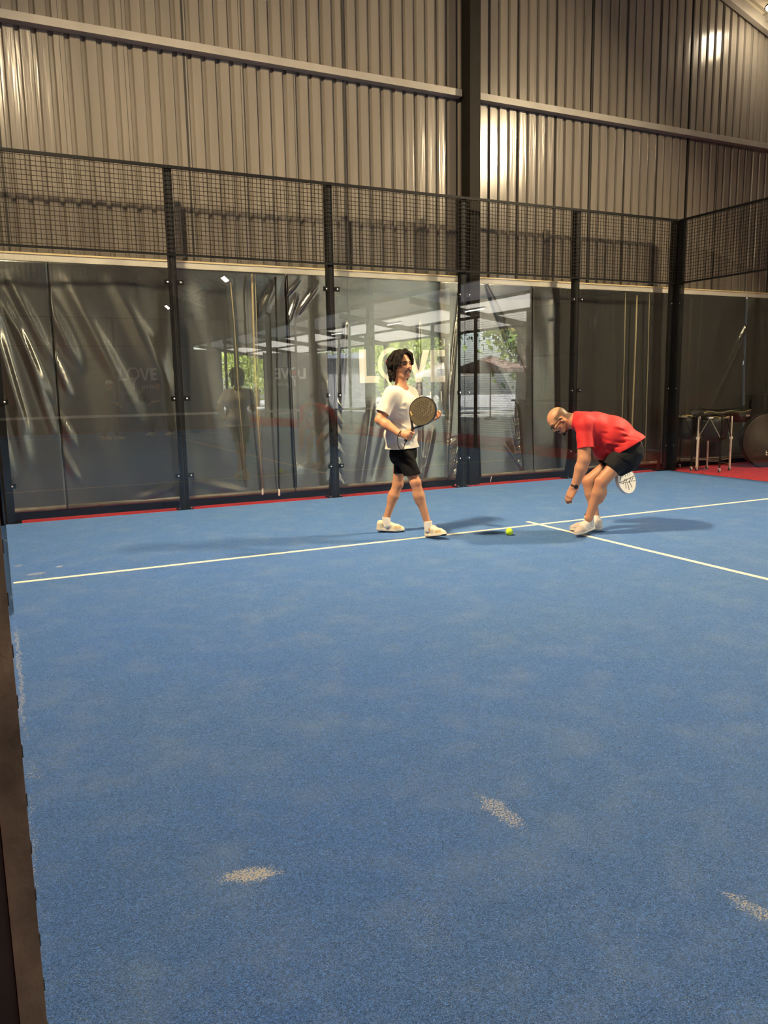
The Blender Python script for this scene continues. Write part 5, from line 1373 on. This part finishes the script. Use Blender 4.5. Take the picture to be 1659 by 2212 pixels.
# spare basket laid upside down across the carts, castors up
def spare(lab):
    A0 = on_y(1508, 893, -.30); B0 = on_y(1609, 886, -.30); zb = A0.z
    t = empty('ball_basket', ((A0.x+B0.x)/2, -.30, .90), lab, 'ball basket', 'ball carts by the side fence')
    n = 28; v = []; f = []
    for i in range(n+1):
        s = i/n; x = A0.x + (B0.x-A0.x)*s; wav = .016*math.sin(s*14) 
        top = .955 + wav; bot = .905 - .12*math.sin(math.pi*min(1, max(0, (s-.72)/.28)))*1.0 - .012*math.sin(s*9)
        for (y, z) in ((-.42, top), (-.43, bot), (-.17, bot-.005), (-.16, top+.01)): v.append((x, y, z))
    for i in range(n):
        for k in range(3): f.append((4*i+k, 4*(i+1)+k, 4*(i+1)+k+1, 4*i+k+1))
    o = mesh_obj('fabric', v, f, M['fabric'], t, smooth=True); o.modifiers.new('t', 'SOLIDIFY').thickness = .004
    MB().tube([v[4*i] for i in range(n+1)], .0045, 6).build('yellow_edge', M['yellowtrim'], t, smooth=True)
    for i, (x, z) in enumerate(((A0.x+.03, 1.03), (A0.x+.05, .93), (B0.x-.04, 1.02), (B0.x-.03, .96))):
        c = MB().tube([(x, -.30-.012, z), (x, -.30+.012, z)], .034, 16).build('caster', M['rubber'], t)
    MB().tube([(A0.x+.03, -.30, 1.03), (A0.x+.20, -.30, 1.0), (A0.x+.40, -.30, .975), (B0.x-.25, -.30, .99), (B0.x-.04, -.30, 1.03)], .010, 8).build('folded_frame', M['black'], t, smooth=True)
    MB().tube([(A0.x+.05, -.24, 1.0), (A0.x+.45, -.22, .985), (B0.x-.05, -.24, 1.0)], .007, 8).build('folded_frame', M['black'], t, smooth=True)
    MB().box(B0.x-.13, B0.x-.035, -.436, -.432, .865, .895).build('sewn_tag', M['steel'], t)
spare('black ball basket with wavy yellow edge lying across the ball carts, wheels up')

# big round padded case standing on its rim, and black box behind it
M['brownvinyl'] = plain('dark_brown_vinyl', (.026, .018, .014, 1), .45, bump=.15, bscale=40., noise=.2, nscale=5.)
dc = on_y(1657, 952, -.42); r_ = .475
t = empty('round_case', (dc.x, -.42, dc.z - r_), 'large round dark brown case standing on its rim at the right picture edge', 'case')
dd = Vector((-.38, -.92, .05)).normalized()
MB().lathe([(r_*.90, -.07), (r_*.985, -.06), (r_, -.03), (r_, .03), (r_*.985, .055), (r_*.94, .066), (.0, .075)], tuple(dc), 72, tuple(dd)).build('shell', M['brownvinyl'], t, smooth=True)
uu = dd.orthogonal().normalized(); ww = dd.cross(uu)
MB().tube([dc + dd*.058 + (uu*math.cos(a) + ww*math.sin(a))*r_*.985 for a in np.linspace(0, 2*math.pi, 73)], .009, 8, caps=False).build('piping', M['black'], t, smooth=True)
lx = dd.cross(Vector((0, 0, 1))).normalized()*-1; lx = lx if lx.dot(CR @ Vector((1, 0, 0))) > 0 else -lx; lz = Vector((0, 0, 1)); lz = (lz - dd*lz.dot(dd)).normalized()
tp = on_plane(1655, 983, tuple(dc + dd*.074), tuple(dd))
bb = MB().bar(tp - lz*.005, tp + lz*.075, .010, .004, up=tuple(dd))
bb.tube([tp + lx*(.022 + .022*math.cos(a)) + lz*(.022 + .022*math.sin(a)) for a in np.linspace(0, 2*math.pi, 21)], .005, 6, caps=False)
bb.build('letter_b', M['print'], t)
b0 = on_y(1636, 851, .12); 
t = empty('equipment_box', (b0.x+.35, .14, -.012), 'black box standing behind the large round case', 'box')
o = MB().box(b0.x, b0.x+.62, -.06, .24, -.012, b0.z).build('body', M['blackmatt'], t); bevel(o, .012)
MB().box(b0.x+.10, b0.x+.52, -.064, -.058, b0.z-.115, b0.z-.085).build('green_stripe', plain('green_stripe', (.33, .36, .08, 1), .5), t)
MB().box(b0.x-.005, b0.x+.625, -.065, .245, b0.z-.30, b0.z-.29).build('lid_seam', M['rubber'], t)
# ------------------------------------------------------------------ the rest of the hall and the open side (met in the glass reflections)
SKY_S = 2.6; SUN_E = 190.; LAMP_R = 680.; LAMP_L = 680.; LAMP_F = 420.; EXPO = 0.
struct(MB().box(HX1+.05, 75, -95, 20, -.2, -.02).build('floor_outside', M['concrete']), 'pale paving outside the open side')
def seen(u, v, x=None, y=None):
    """place met at (u, v) in the back glass: on the plane X=x, or at Y=y (negative: behind the viewer)"""
    d = ray(u, v); s = (x - CAM.x)/d.x if x is not None else (-y - CAM.y)/d.y
    p = CAM + d*s; return Vector((p.x, -p.y, p.z))
for k in range(7):
    y = -5.3 - 6*k
    m = MB().box(HX1-.16, HX1+.04, y-.15, y-.138, -.012, EAVE).box(HX1-.16, HX1+.04, y+.138, y+.15, -.012, EAVE).box(HX1-.07, HX1-.055, y-.138, y+.138, -.012, EAVE)
    struct(m.build('column', M['darksteel']), 'dark steel column along the open side of the hall')
struct(MB().box(HX1-.1, HX1+.06, HY0, -7.4, 4.42, 4.56).build('trim_8', M['darksteel']), 'dark beam over the open side')
# lean-to roof outside
def lean_z(x): return 4.45 - (x - HX1)*.155
v = []; f = []; y = -47.; i = 0
while y < -7.:
    for x in (HX1+.06, 18.): v.append((x, y, lean_z(x) + (.03 if i % 2 else 0)))
    y += .12; i += 1
for k in range(i-1): f.append((2*k, 2*k+1, 2*k+3, 2*k+2))
def lean_mat():
    m, nt, b = newmat('translucent_sheet'); b.inputs['Base Color'].default_value = (.50, .46, .38, 1); b.inputs['Roughness'].default_value = .5
    tr = N(nt, 'ShaderNodeBsdfTranslucent'); tr.inputs['Color'].default_value = (.86, .84, .78, 1); mx = N(nt, 'ShaderNodeMixShader'); mx.inputs[0].default_value = .13
    nt.links.new(b.outputs[0], mx.inputs[1]); nt.links.new(tr.outputs[0], mx.inputs[2]); nt.links.new(mx.outputs[0], nt.nodes['Material Output'].inputs['Surface']); return m
o = mesh_obj('ceiling', v, f, lean_mat()); struct(o, 'corrugated lean-to roof over the open side')
for k in range(7):
    y = -8.3 - 6*k
    m = MB().bar((HX1, y, lean_z(HX1)-.14), (18., y, lean_z(18.)-.12), .10, .20).box(17.75, 17.87, y-.06, y+.06, -.02, lean_z(17.8)-.05); struct(m.build('trim_8', M['darksteel']), 'lean-to rafter and post')
for x in (14.4, 16.0, 17.8): struct(MB().box(x-.05, x+.05, -47, -7, lean_z(x)-.10, lean_z(x)-.01).build('trim_8', M['darksteel']), 'lean-to purlin')
for i, y in enumerate((-7.9, -13.6, -19.6, -25.6)):
    t = empty('tube_light', (14.9, y, 3.98), 'fluorescent tube light %d under the lean-to roof, counted from the back wall' % (i+1), 'light', 'tube lights under the lean-to')
    MB().box(14.87, 14.93, y-.65, y+.65, 3.99, 4.04).build('housing', M['print'], t); MB().tube([(14.9, y-.6, 3.965), (14.9, y+.6, 3.965)], .02, 8).build('tube', M['tube_glow'] if 'tube_glow' in M else emit('tube_glow', (1, .97, .9), 14), t)
# net of this court, and its copy on the court behind
def net(y, lab):
    t = empty('padel_net', (5, y, 0), lab, 'net', 'court nets')
    MB().box(.05, 9.95, y-.008, y+.008, .84, .90).build('tape', M['print'], t)
    w = MB()
    for i in range(1, 165): w.box(.06*i-.0016+.05, .06*i+.0016+.05, y-.0016, y+.0016, .02, .85)
    for j in range(1, 14): w.box(.05, 9.95, y-.0016, y+.0016, .06*j-.0016, .06*j+.0016)
    w.build('netting', M['wire'], t)
    for x in (.02, 9.98): MB().tube([(x, y, -.012), (x, y, .93)], .035, 12).build('net_post', M['black'], t)
    return t
n1 = net(-10.0, 'net across the middle of the court with a white tape')
n2 = copy_tree(n1); n2.location.y = -31.6; n2['label'] = 'net across the court behind with a white tape'
# far end of this court: posts and mesh
for i in range(6): side = None
for i in range(1, 5):
    p = MB().box(2*i-.042, 2*i+.042, -20.11, -20.02, -.012, 4.).build('fence_post', M['black'], None, origin=(2*i, -20.06, -.012)); tag(p, 'black post of the far end fence, number %d from the left' % i, 'post', 'far end fence posts')
for i in range(5): mesh_panel(2*i+.002, 2*i+1.998, 3.0, 4.0, -20.01, 'mesh panel over the far end of the court, number %d from the left' % (i+1), 'far end mesh panels', M['wire'], pitch=.10)
# see-through printed sheets at the two far ends (the print faces the next court)
for yy, x0, zt, nm in ((-20.6, 4.17, 2.27, 'far end of the court'), (-44.6, 4.5, 2.0, 'far end of the court behind')):
    t = empty('printed_sheet', (5, yy-.02, .02), 'grey sheet with a white printed logo hanging at the ' + nm, 'curtain', 'printed sheets at the far ends')
    MB().box(.1, 8.0, yy-.03, yy-.022, -.012, 2.95).build('sheet', plain('grey_sheet_' + str(int(-yy)), (.10, .10, .10, 1), .5), t)
    make_logo(t, x0, zt, yy, 1.0, heart=False, mat=M['print'])
# counter by the open side
t = empty('bar_counter', (11.9, -5.0, -.012), 'maroon counter by the open side of the hall', 'counter')
MB().box(11.6, 12.3, -6.6, -3.2, -.012, 1.05).build('body', plain('maroon_paint', (.10, .018, .020, 1), .5), t); MB().box(11.55, 12.35, -6.7, -3.1, 1.05, 1.09).build('worktop', M['darksteel'], t)

# banner with the same logo, its face towards the courts
bpos = seen(690, 765, y=-32); t = empty('printed_banner', (14.9, -32.0, -.02), 'grey banner with white logo and red heart standing outside the hall', 'banner')
MB().box(13.35, 17.0, -32.05, -32.0, .35, 3.35).build('panel', plain('banner_grey', (.15, .15, .155, 1), .6), t)
MB().box(13.3, 13.38, -32.1, -32.02, -.02, 3.4).box(16.97, 17.05, -32.1, -32.02, -.02, 3.4).build('banner_post', M['darksteel'], t)
make_logo(t, 15.7, 2.55, -31.985, 1.3, mirror=True, mat=M['print'])
# low grey building and wall beyond
t = empty('grey_building', (20.4, -41, -.02), 'low grey building with a pale roof beyond the open side', 'building')
MB().box(18.7, 22.2, -45, -38, -.02, 3.3).build('wall', plain('grey_render', (.30, .30, .31, 1), .8, noise=.2), t)
MB().prism([(0, 3.3), (3.9, 3.3), (3.9, 3.75), (0, 3.42)], (18.5, -45.3, 0), (1,0,0), (0,0,1), (0, 7.6, 0)).build('roof', plain('pale_roof', (.42, .47, .55, 1), .6), t)
# market umbrellas
def umbrella(x, y, z, r, col, lab):
    t = empty('market_umbrella', (x, y, -.02), lab, 'umbrella', 'market umbrellas outside')
    m = plain(lab.split()[0] + '_canvas', col, .8)
    MB().tube([(x, y, -.02), (x, y, z+.5)], .03, 8).build('pole', M['darksteel'], t)
    v = [(x, y, z+.55)]; f = []
    for k in range(8): a = math.pi/4*k; v += [(x+r*math.cos(a), y+r*math.sin(a), z), (x+r*math.cos(a), y+r*math.sin(a), z-.18)]
    for k in range(8): a = 1+2*k; b = 1+2*((k+1) % 8); f += [(0, a, b), (a, a+1, b+1, b)]
    o = mesh_obj('canopy', v, f, m, t); o.modifiers.new('t', 'SOLIDIFY').thickness = .01
    MB().lathe([(.28, 0), (.28, .08), (.05, .12)], (x, y, -.02), 16).build('base', M['darksteel'], t)
umbrella(19.2, -19.0, 2.15, 1.7, (.16, .10, .085, 1), 'brown market umbrella outside the open side')
umbrella(21.5, -26.5, 2.1, 1.7, (.62, .58, .52, 1), 'cream market umbrella outside the open side')
# trees
def leaf_mat(name, c1, c2):
    m, nt, b = newmat(name); oi = N(nt, 'ShaderNodeNewGeometry'); cr = N(nt, 'ShaderNodeValToRGB')
    cr.color_ramp.elements[0].color = (*c1, 1); cr.color_ramp.elements[1].color = (*c2, 1)
    nt.links.new(oi.outputs['Random Per Island'], cr.inputs['Fac']); nt.links.new(cr.outputs['Color'], b.inputs['Base Color'])
    b.inputs['Roughness'].default_value = .5
    tr = N(nt, 'ShaderNodeBsdfTranslucent'); nt.links.new(cr.outputs['Color'], tr.inputs['Color']); mx = N(nt, 'ShaderNodeMixShader'); mx.inputs[0].default_value = .35
    nt.links.new(b.outputs[0], mx.inputs[1]); nt.links.new(tr.outputs[0], mx.inputs[2]); nt.links.new(mx.outputs[0], nt.nodes['Material Output'].inputs['Surface']); return m
M['bark'] = plain('bark', (.16, .12, .09, 1), .9, noise=.5, nscale=6., bump=.6, bscale=12.)
LG = leaf_mat('leaves_green', (.05, .11, .015), (.22, .30, .05)); LY = leaf_mat('leaves_yellow', (.07, .10, .02), (.42, .30, .05)); LB = leaf_mat('leaves_bright', (.16, .24, .03), (.42, .48, .12))
def tree(x, y, h, r, n, mat, lab, trunk=.18, squash=.8, seed=0, leaf=.22):
    t = empty('tree', (x, y, -.02), lab, 'tree', 'trees outside the open side')
    g = np.random.default_rng(seed); tb = MB().tube([(x, y, -.02), (x+.08*r*.2, y, h*.3), (x-.05, y+.05, h*.6), (x+.05, y, h*.95)], [trunk*1.2, trunk, trunk*.8, trunk*.3], 10)
    for k in range(7):
        a = g.uniform(0, 6.28); z = h*g.uniform(.4, .7); tb.tube([(x, y, z), (x+math.cos(a)*r*.4, y+math.sin(a)*r*.4, z+h*.12), (x+math.cos(a)*r*.8, y+math.sin(a)*r*.8, z+h*.16)], [trunk*.4, trunk*.25, trunk*.08], 6)
    tb.build('trunk', M['bark'], t, smooth=True)
    c = g.normal(size=(26, 3)); c /= np.linalg.norm(c, axis=1)[:,None]; c = c*g.uniform(.3, .85, (26, 1))*np.array([r, r, r*squash]) + np.array([x, y, h - r*squash*.55])
    k = g.integers(0, 26, n); P = c[k] + g.normal(size=(n, 3))*np.array([.24, .24, .20])*r; P[:,2] = np.maximum(P[:,2], .6)
    A = g.normal(size=(n, 3)); A /= np.linalg.norm(A, axis=1)[:,None]; B = np.cross(A, g.normal(size=(n, 3))); B /= np.linalg.norm(B, axis=1)[:,None]
    s = g.uniform(.6, 1.3, (n, 1))*leaf
    V = np.stack([P - A*s*.5, P + B*s*.28, P + A*s*.5, P - B*s*.28], 1).reshape(-1, 3); F = np.arange(4*n).reshape(-1, 4)
    o = mesh_obj('foliage', V, F.tolist(), mat, t)
    return t
tree(20.0, -55, 6.0, 4.2, 6000, LB, 'bright yellow green tree far down the open side', seed=1, leaf=.34)
tree(24.0, -62, 7.0, 4.6, 3500, LB, 'pale green tree behind the printed banner', seed=2, leaf=.4)
tree(33.0, -56, 6.6, 5.0, 4000, LB, 'light green tree beyond the grey building', seed=3, leaf=.4)
tree(27.5, -44, 5.6, 3.4, 3500, LB, 'light green tree right of the grey building', seed=12, leaf=.3)
tree(24.4, -32, 8.6, 2.7, 8000, LG, 'dark green tree beside the cream umbrella', seed=4, leaf=.24, squash=1.25)
tree(21.4, -29.4, 4.4, 1.5, 2500, LB, 'small bright tree in front of the dark green tree', seed=9, leaf=.2)
tree(20.6, -18.6, 8.0, 3.4, 9000, LY, 'thick-trunked tree with yellowing leaves behind the brown umbrella', trunk=.30, seed=5, leaf=.20, squash=1.0)
tree(22.0, -12.4, 7.0, 3.2, 9000, LY, 'tree with yellowing leaves at the near end of the open side', seed=6, leaf=.20, squash=1.0)
tree(27.0, -24.5, 7.6, 3.8, 9000, LG, 'dark leafy tree behind the thick-trunked tree', seed=7, leaf=.42, squash=1.0)
tree(28.6, -16.0, 8.0, 4.4, 10000, LG, 'dark green tree farthest back at the near end of the open side', seed=8, leaf=.45, squash=.95)
# people on the far half and the court behind
def bystander(x, y, face, shirt, pants, lab, cap=None, long_pants=True, stride=.18, racket_=True, skin=(.45, .24, .15), h=1.0):
    t = empty('person', (x, y, 0), lab, 'person', 'people beyond the net')
    class FR:      # figure frame turned to its heading
        pass
    fr = Frame(x, y); a = face; fr.r = np.array([math.cos(a), math.sin(a), 0]); fr.t = np.array([-math.sin(a), math.cos(a), 0]); fr.o = np.array([x, y, 0.]); fr.Mx = np.stack([fr.r, fr.t, np.array([0, 0, 1.])], 1); fr.flip = False
    X = np.array; s = h; G = .012
    S = Sdf((-.5, -.45, -.02), (.6, .45, 1.95), G)
    pel = X([0, 0, .95])*s; ch = X([.02, 0, 1.30])*s; hd = X([.05, 0, 1.66])*s
    P, R = head(S, hd, X([1., 0, -.1]), X([.1, 0, 1.]), .98*s)
    S.cone(ch + (0, 0, .12), hd - (0, 0, .08), .06, .055, k=.03)
    sl, sr = ch + X([0, .18, .10]), ch + X([0, -.18, .10]); S.cone(sl, sr, .06, .06, k=.05); S.cone(ch, pel, .14, .13, k=.05)
    el, er = ch + X([.02, .27, -.17]), ch + X([.06, -.27, -.17]); wl, wr = el + X([.20, -.04, -.10]), er + X([.22, .06, -.04])
    for a_, b_, c_ in ((sl, el, wl), (sr, er, wr)):
        S.cone(a_, b_, .052, .042, k=.03); S.cone(b_, c_, .042, .030, k=.02); hand(S, c_, c_ + nrm(c_-b_)*.085, X([0, 0, -1.]), X([1., 0, 0]), (.5, .7, .5), 1.1)
    kl, kr = X([stride*.6, .10, .50])*s, X([-stride*.3, -.10, .50])*s; al, ar = X([stride, .11, .09])*s, X([-stride, -.11, .09])*s
    for k_, a_, yy in ((kl, al, .09), (kr, ar, -.09)): S.cone(pel + (0, yy, -.02), k_, .088, .056, k=.03); S.cone(k_, a_, .056, .036, k=.03); S.cone(a_ - (.04, 0, .04), a_ + (.16, 0, -.05), .042, .036, k=.02)
    solid('body', S, fr, M['skin'], t, 1, lambda V: np.tile(skin, (len(V), 1)))
    T = Sdf((-.45, -.45, .80), (.5, .45, 1.62), G); T.cone(sl, sr, .075, .075, k=.05); T.cone(ch, pel + (0, 0, -.04), .165, .165, k=.05); T.cone(pel + (0, .06, 0), pel + (0, -.06, 0), .15, .15, k=.05)
    for a_, b_ in ((sl, el), (sr, er)): T.cone(a_, a_ + (b_-a_)*.9, .072, .068, k=.03)
    T.plane_cut(pel - (0, 0, .03), X([0, 0, -1.])); solid('top', T, fr, shirt, t, 1)
    Q = Sdf((-.45, -.4, .02), (.5, .4, 1.08), G); 
    for k_, a_, yy in ((kl, al, .09), (kr, ar, -.09)):
        Q.cone(pel + (0, yy, -.02), k_, .115, .085, k=.03)
        if long_pants: Q.cone(k_, a_, .085, .060, k=.03)
    Q.cone(pel + (0, .06, 0), pel + (0, -.06, 0), .13, .13, k=.05)
    Q.plane_cut(X([0, 0, .10 if long_pants else .50]), X([0, 0, -1.])); solid('trousers' if long_pants else 'shorts', Q, fr, pants, t, 1)
    Hh = Sdf(hd - .2, hd + .24, .010); Hh.ell(P(-.012, 0, .045), (.108, .088, .086), R, k=.01); Hh.ell(P(.095, 0, -.03), (.09, .09, .085), R, k=.01, op='s')
    if cap: Hh.cone(P(.07, .03, .062), P(.16, .02, .048), .035, .03, k=.02, lat=(0, 1, 0), flat=.3)
    solid('cap' if cap else 'hair', Hh, fr, cap or M['hair'], t, 1)
    for k_, a_ in ((0, al), (1, ar)):
        K = Sdf(a_ - .25, a_ + .30, .010); hp = a_ - X([.075, 0, .088]); shoe(K, hp, hp + X([.30, 0, 0]), 1.05); solid('shoe', K, fr, M['print'], t, 1)
    if racket_:
        w = fr.W(wr + nrm(wr-er)*.07); racket('padel_racket', w - np.array([0, 0, .06]), fr.Mx@nrm([.7, .25, .6]), fr.Mx@X([0, 1., .2]), 'dark padel racket held by the ' + ' '.join(lab.split(' on the')[0].split()[:8]), {'face': M['black'], 'edge': M['black']}, group='padel rackets', holes=False)
M['navy'] = plain('navy_cloth', (.020, .022, .030, 1), .8); M['grey_cloth'] = plain('grey_cloth', (.20, .19, .18, 1), .8); M['dark_cloth'] = plain('dark_cloth', (.018, .018, .02, 1), .8)
bystander(3.13, -15.6, 0.0, M['navy'], M['dark_cloth'], 'person in a navy top and white cap on the far half of the court', cap=M['print'])
bystander(4.9, -16.9, math.pi*.95, M['dark_cloth'], M['dark_cloth'], 'person in a black top striding on the far half of the court', stride=.30)
bystander(2.72, -23.6, 2.4, M['grey_cloth'], M['dark_cloth'], 'person in a grey top on the court behind', long_pants=False)
bystander(5.15, -23.0, 1.2, M['cream_cloth'], M['grey_cloth'], 'person in a cream top on the court behind', racket_=False)
# ------------------------------------------------------------------ light
W = bpy.data.worlds.new('sky'); SC.world = W; W.use_nodes = True
wn = W.node_tree; bg = wn.nodes['Background']
sky = wn.nodes.new('ShaderNodeTexSky'); sky.sky_type = 'NISHITA'; sky.sun_disc = False; sky.sun_elevation = math.radians(52); sky.sun_rotation = math.radians(300); sky.dust_density = 2.5; sky.air_density = 1.
wn.links.new(sky.outputs['Color'], bg.inputs['Color']); bg.inputs['Strength'].default_value = SKY_S
sd = bpy.data.lights.new('sun', 'SUN'); so = bpy.data.objects.new('sun', sd); COL.objects.link(so)
sd.energy = SUN_E; sd.angle = math.radians(.6); sd.color = (1, .97, .90)
so.rotation_euler = Vector((.50, -.30, -1.0)).to_track_quat('-Z', 'Y').to_euler()

M['lamp_glow'] = emit('lamp_glow', (1, .86, .62), 60)
M['tube_glow'] = emit('tube_glow', (1, .97, .9), 14)
def floodlight(x, y, z, px, aim, power, lab):
    """pair of LED heads on an arm at the top of a pole beside the court; px is the pole's place"""
    t = empty('floodlight', (px, y, 0), lab, 'lamp', 'court floodlights')
    c0 = Vector((x, y, z)); d = (Vector(aim) - c0).normalized(); s = Vector((0, 1, 0)); s = (s - d*s.dot(d)).normalized(); up = s.cross(d)
    MB().tube([(px, y, -.012), (px, y, z+.12)], .05, 10).build('pole', M['black'], t)
    MB().tube([(px, y, z+.10), c0 - d*.10 + Vector((0, 0, .04))], .03, 8).tube([c0 - d*.10 - s*.35, c0 - d*.10 + s*.35], .025, 8).build('arm', M['black'], t)
    for k in (-.17, .17):
        c = c0 + s*k
        h = MB().obox(c - d*.045, s*.14, up*.16, d*.035).build('lamp_head', M['black'], t)
        MB().obox(c - d*.006, s*.12, up*.14, d*.003).build('lens', M['lamp_glow'], h)
    l = bpy.data.lights.new('floodlight_beam', 'AREA'); l.shape = 'RECTANGLE'; l.size = .6; l.size_y = .28; l.energy = power; l.color = (1, .77, .46); l.spread = math.radians(150)
    lo = bpy.data.objects.new('floodlight_beam', l); COL.objects.link(lo); lo.location = c0 + d*.01
    lo.rotation_euler = d.to_track_quat('-Z', 'Y').to_euler()
    return t
for i, (y, pw) in enumerate(((-4.6, LAMP_R), (-14.4, LAMP_F*.5), (-27.5, LAMP_F), (-41., LAMP_F))):
    n = ('nearest the back corner', 'beside the far half', 'beside the court behind', 'at the far end')[i]
    floodlight(10.15, y, 6.5, 10.6, (4.5, y+1.6 if i == 0 else y, 0), pw, 'floodlight on a pole right of the court, ' + n)
    floodlight(.10, y+.9 if i == 0 else y, 6.5, -.6, (5.0, y+1.8 if i == 0 else y, 0), LAMP_L if i == 0 else pw, 'floodlight on a pole left of the court, ' + n)

# high bay lamp hung from the roof near the right end of the back wall
t = empty('high_bay_lamp', (11.85, -.12, 7.66), 'round high bay lamp hung under the roof near the right end of the back wall', 'lamp')
MB().tube([(11.85, -.12, 7.66), (11.85, -.12, 7.52)], .012, 8).build('hanger', M['black'], t)
MB().lathe([(.05, 7.53), (.07, 7.50), (.20, 7.42), (.21, 7.40)], (11.85, -.12, 0), 24).build('reflector', M['black'], t, smooth=True)
MB().lathe([(.19, 7.405), (.19, 7.395)], (11.85, -.12, 0), 24).build('lens', M['lamp_glow'], t)
l = bpy.data.lights.new('high_bay_glow', 'POINT'); l.energy = 42; l.color = (1, .80, .52); l.shadow_soft_size = .16; lo = bpy.data.objects.new('high_bay_glow', l); COL.objects.link(lo); lo.location = (11.85, -.12, 7.22)

SC.view_settings.view_transform = 'Standard'; SC.view_settings.look = 'None'; SC.view_settings.gamma = 1.; SC.view_settings.exposure = EXPO
SC.cycles.max_bounces = 10; SC.cycles.diffuse_bounces = 4; SC.cycles.glossy_bounces = 4; SC.cycles.transparent_max_bounces = 32; SC.cycles.transmission_bounces = 6
SC.cycles.sample_clamp_indirect = 8.; SC.cycles.caustics_reflective = False; SC.cycles.caustics_refractive = False
SC.cycles.use_denoising = True
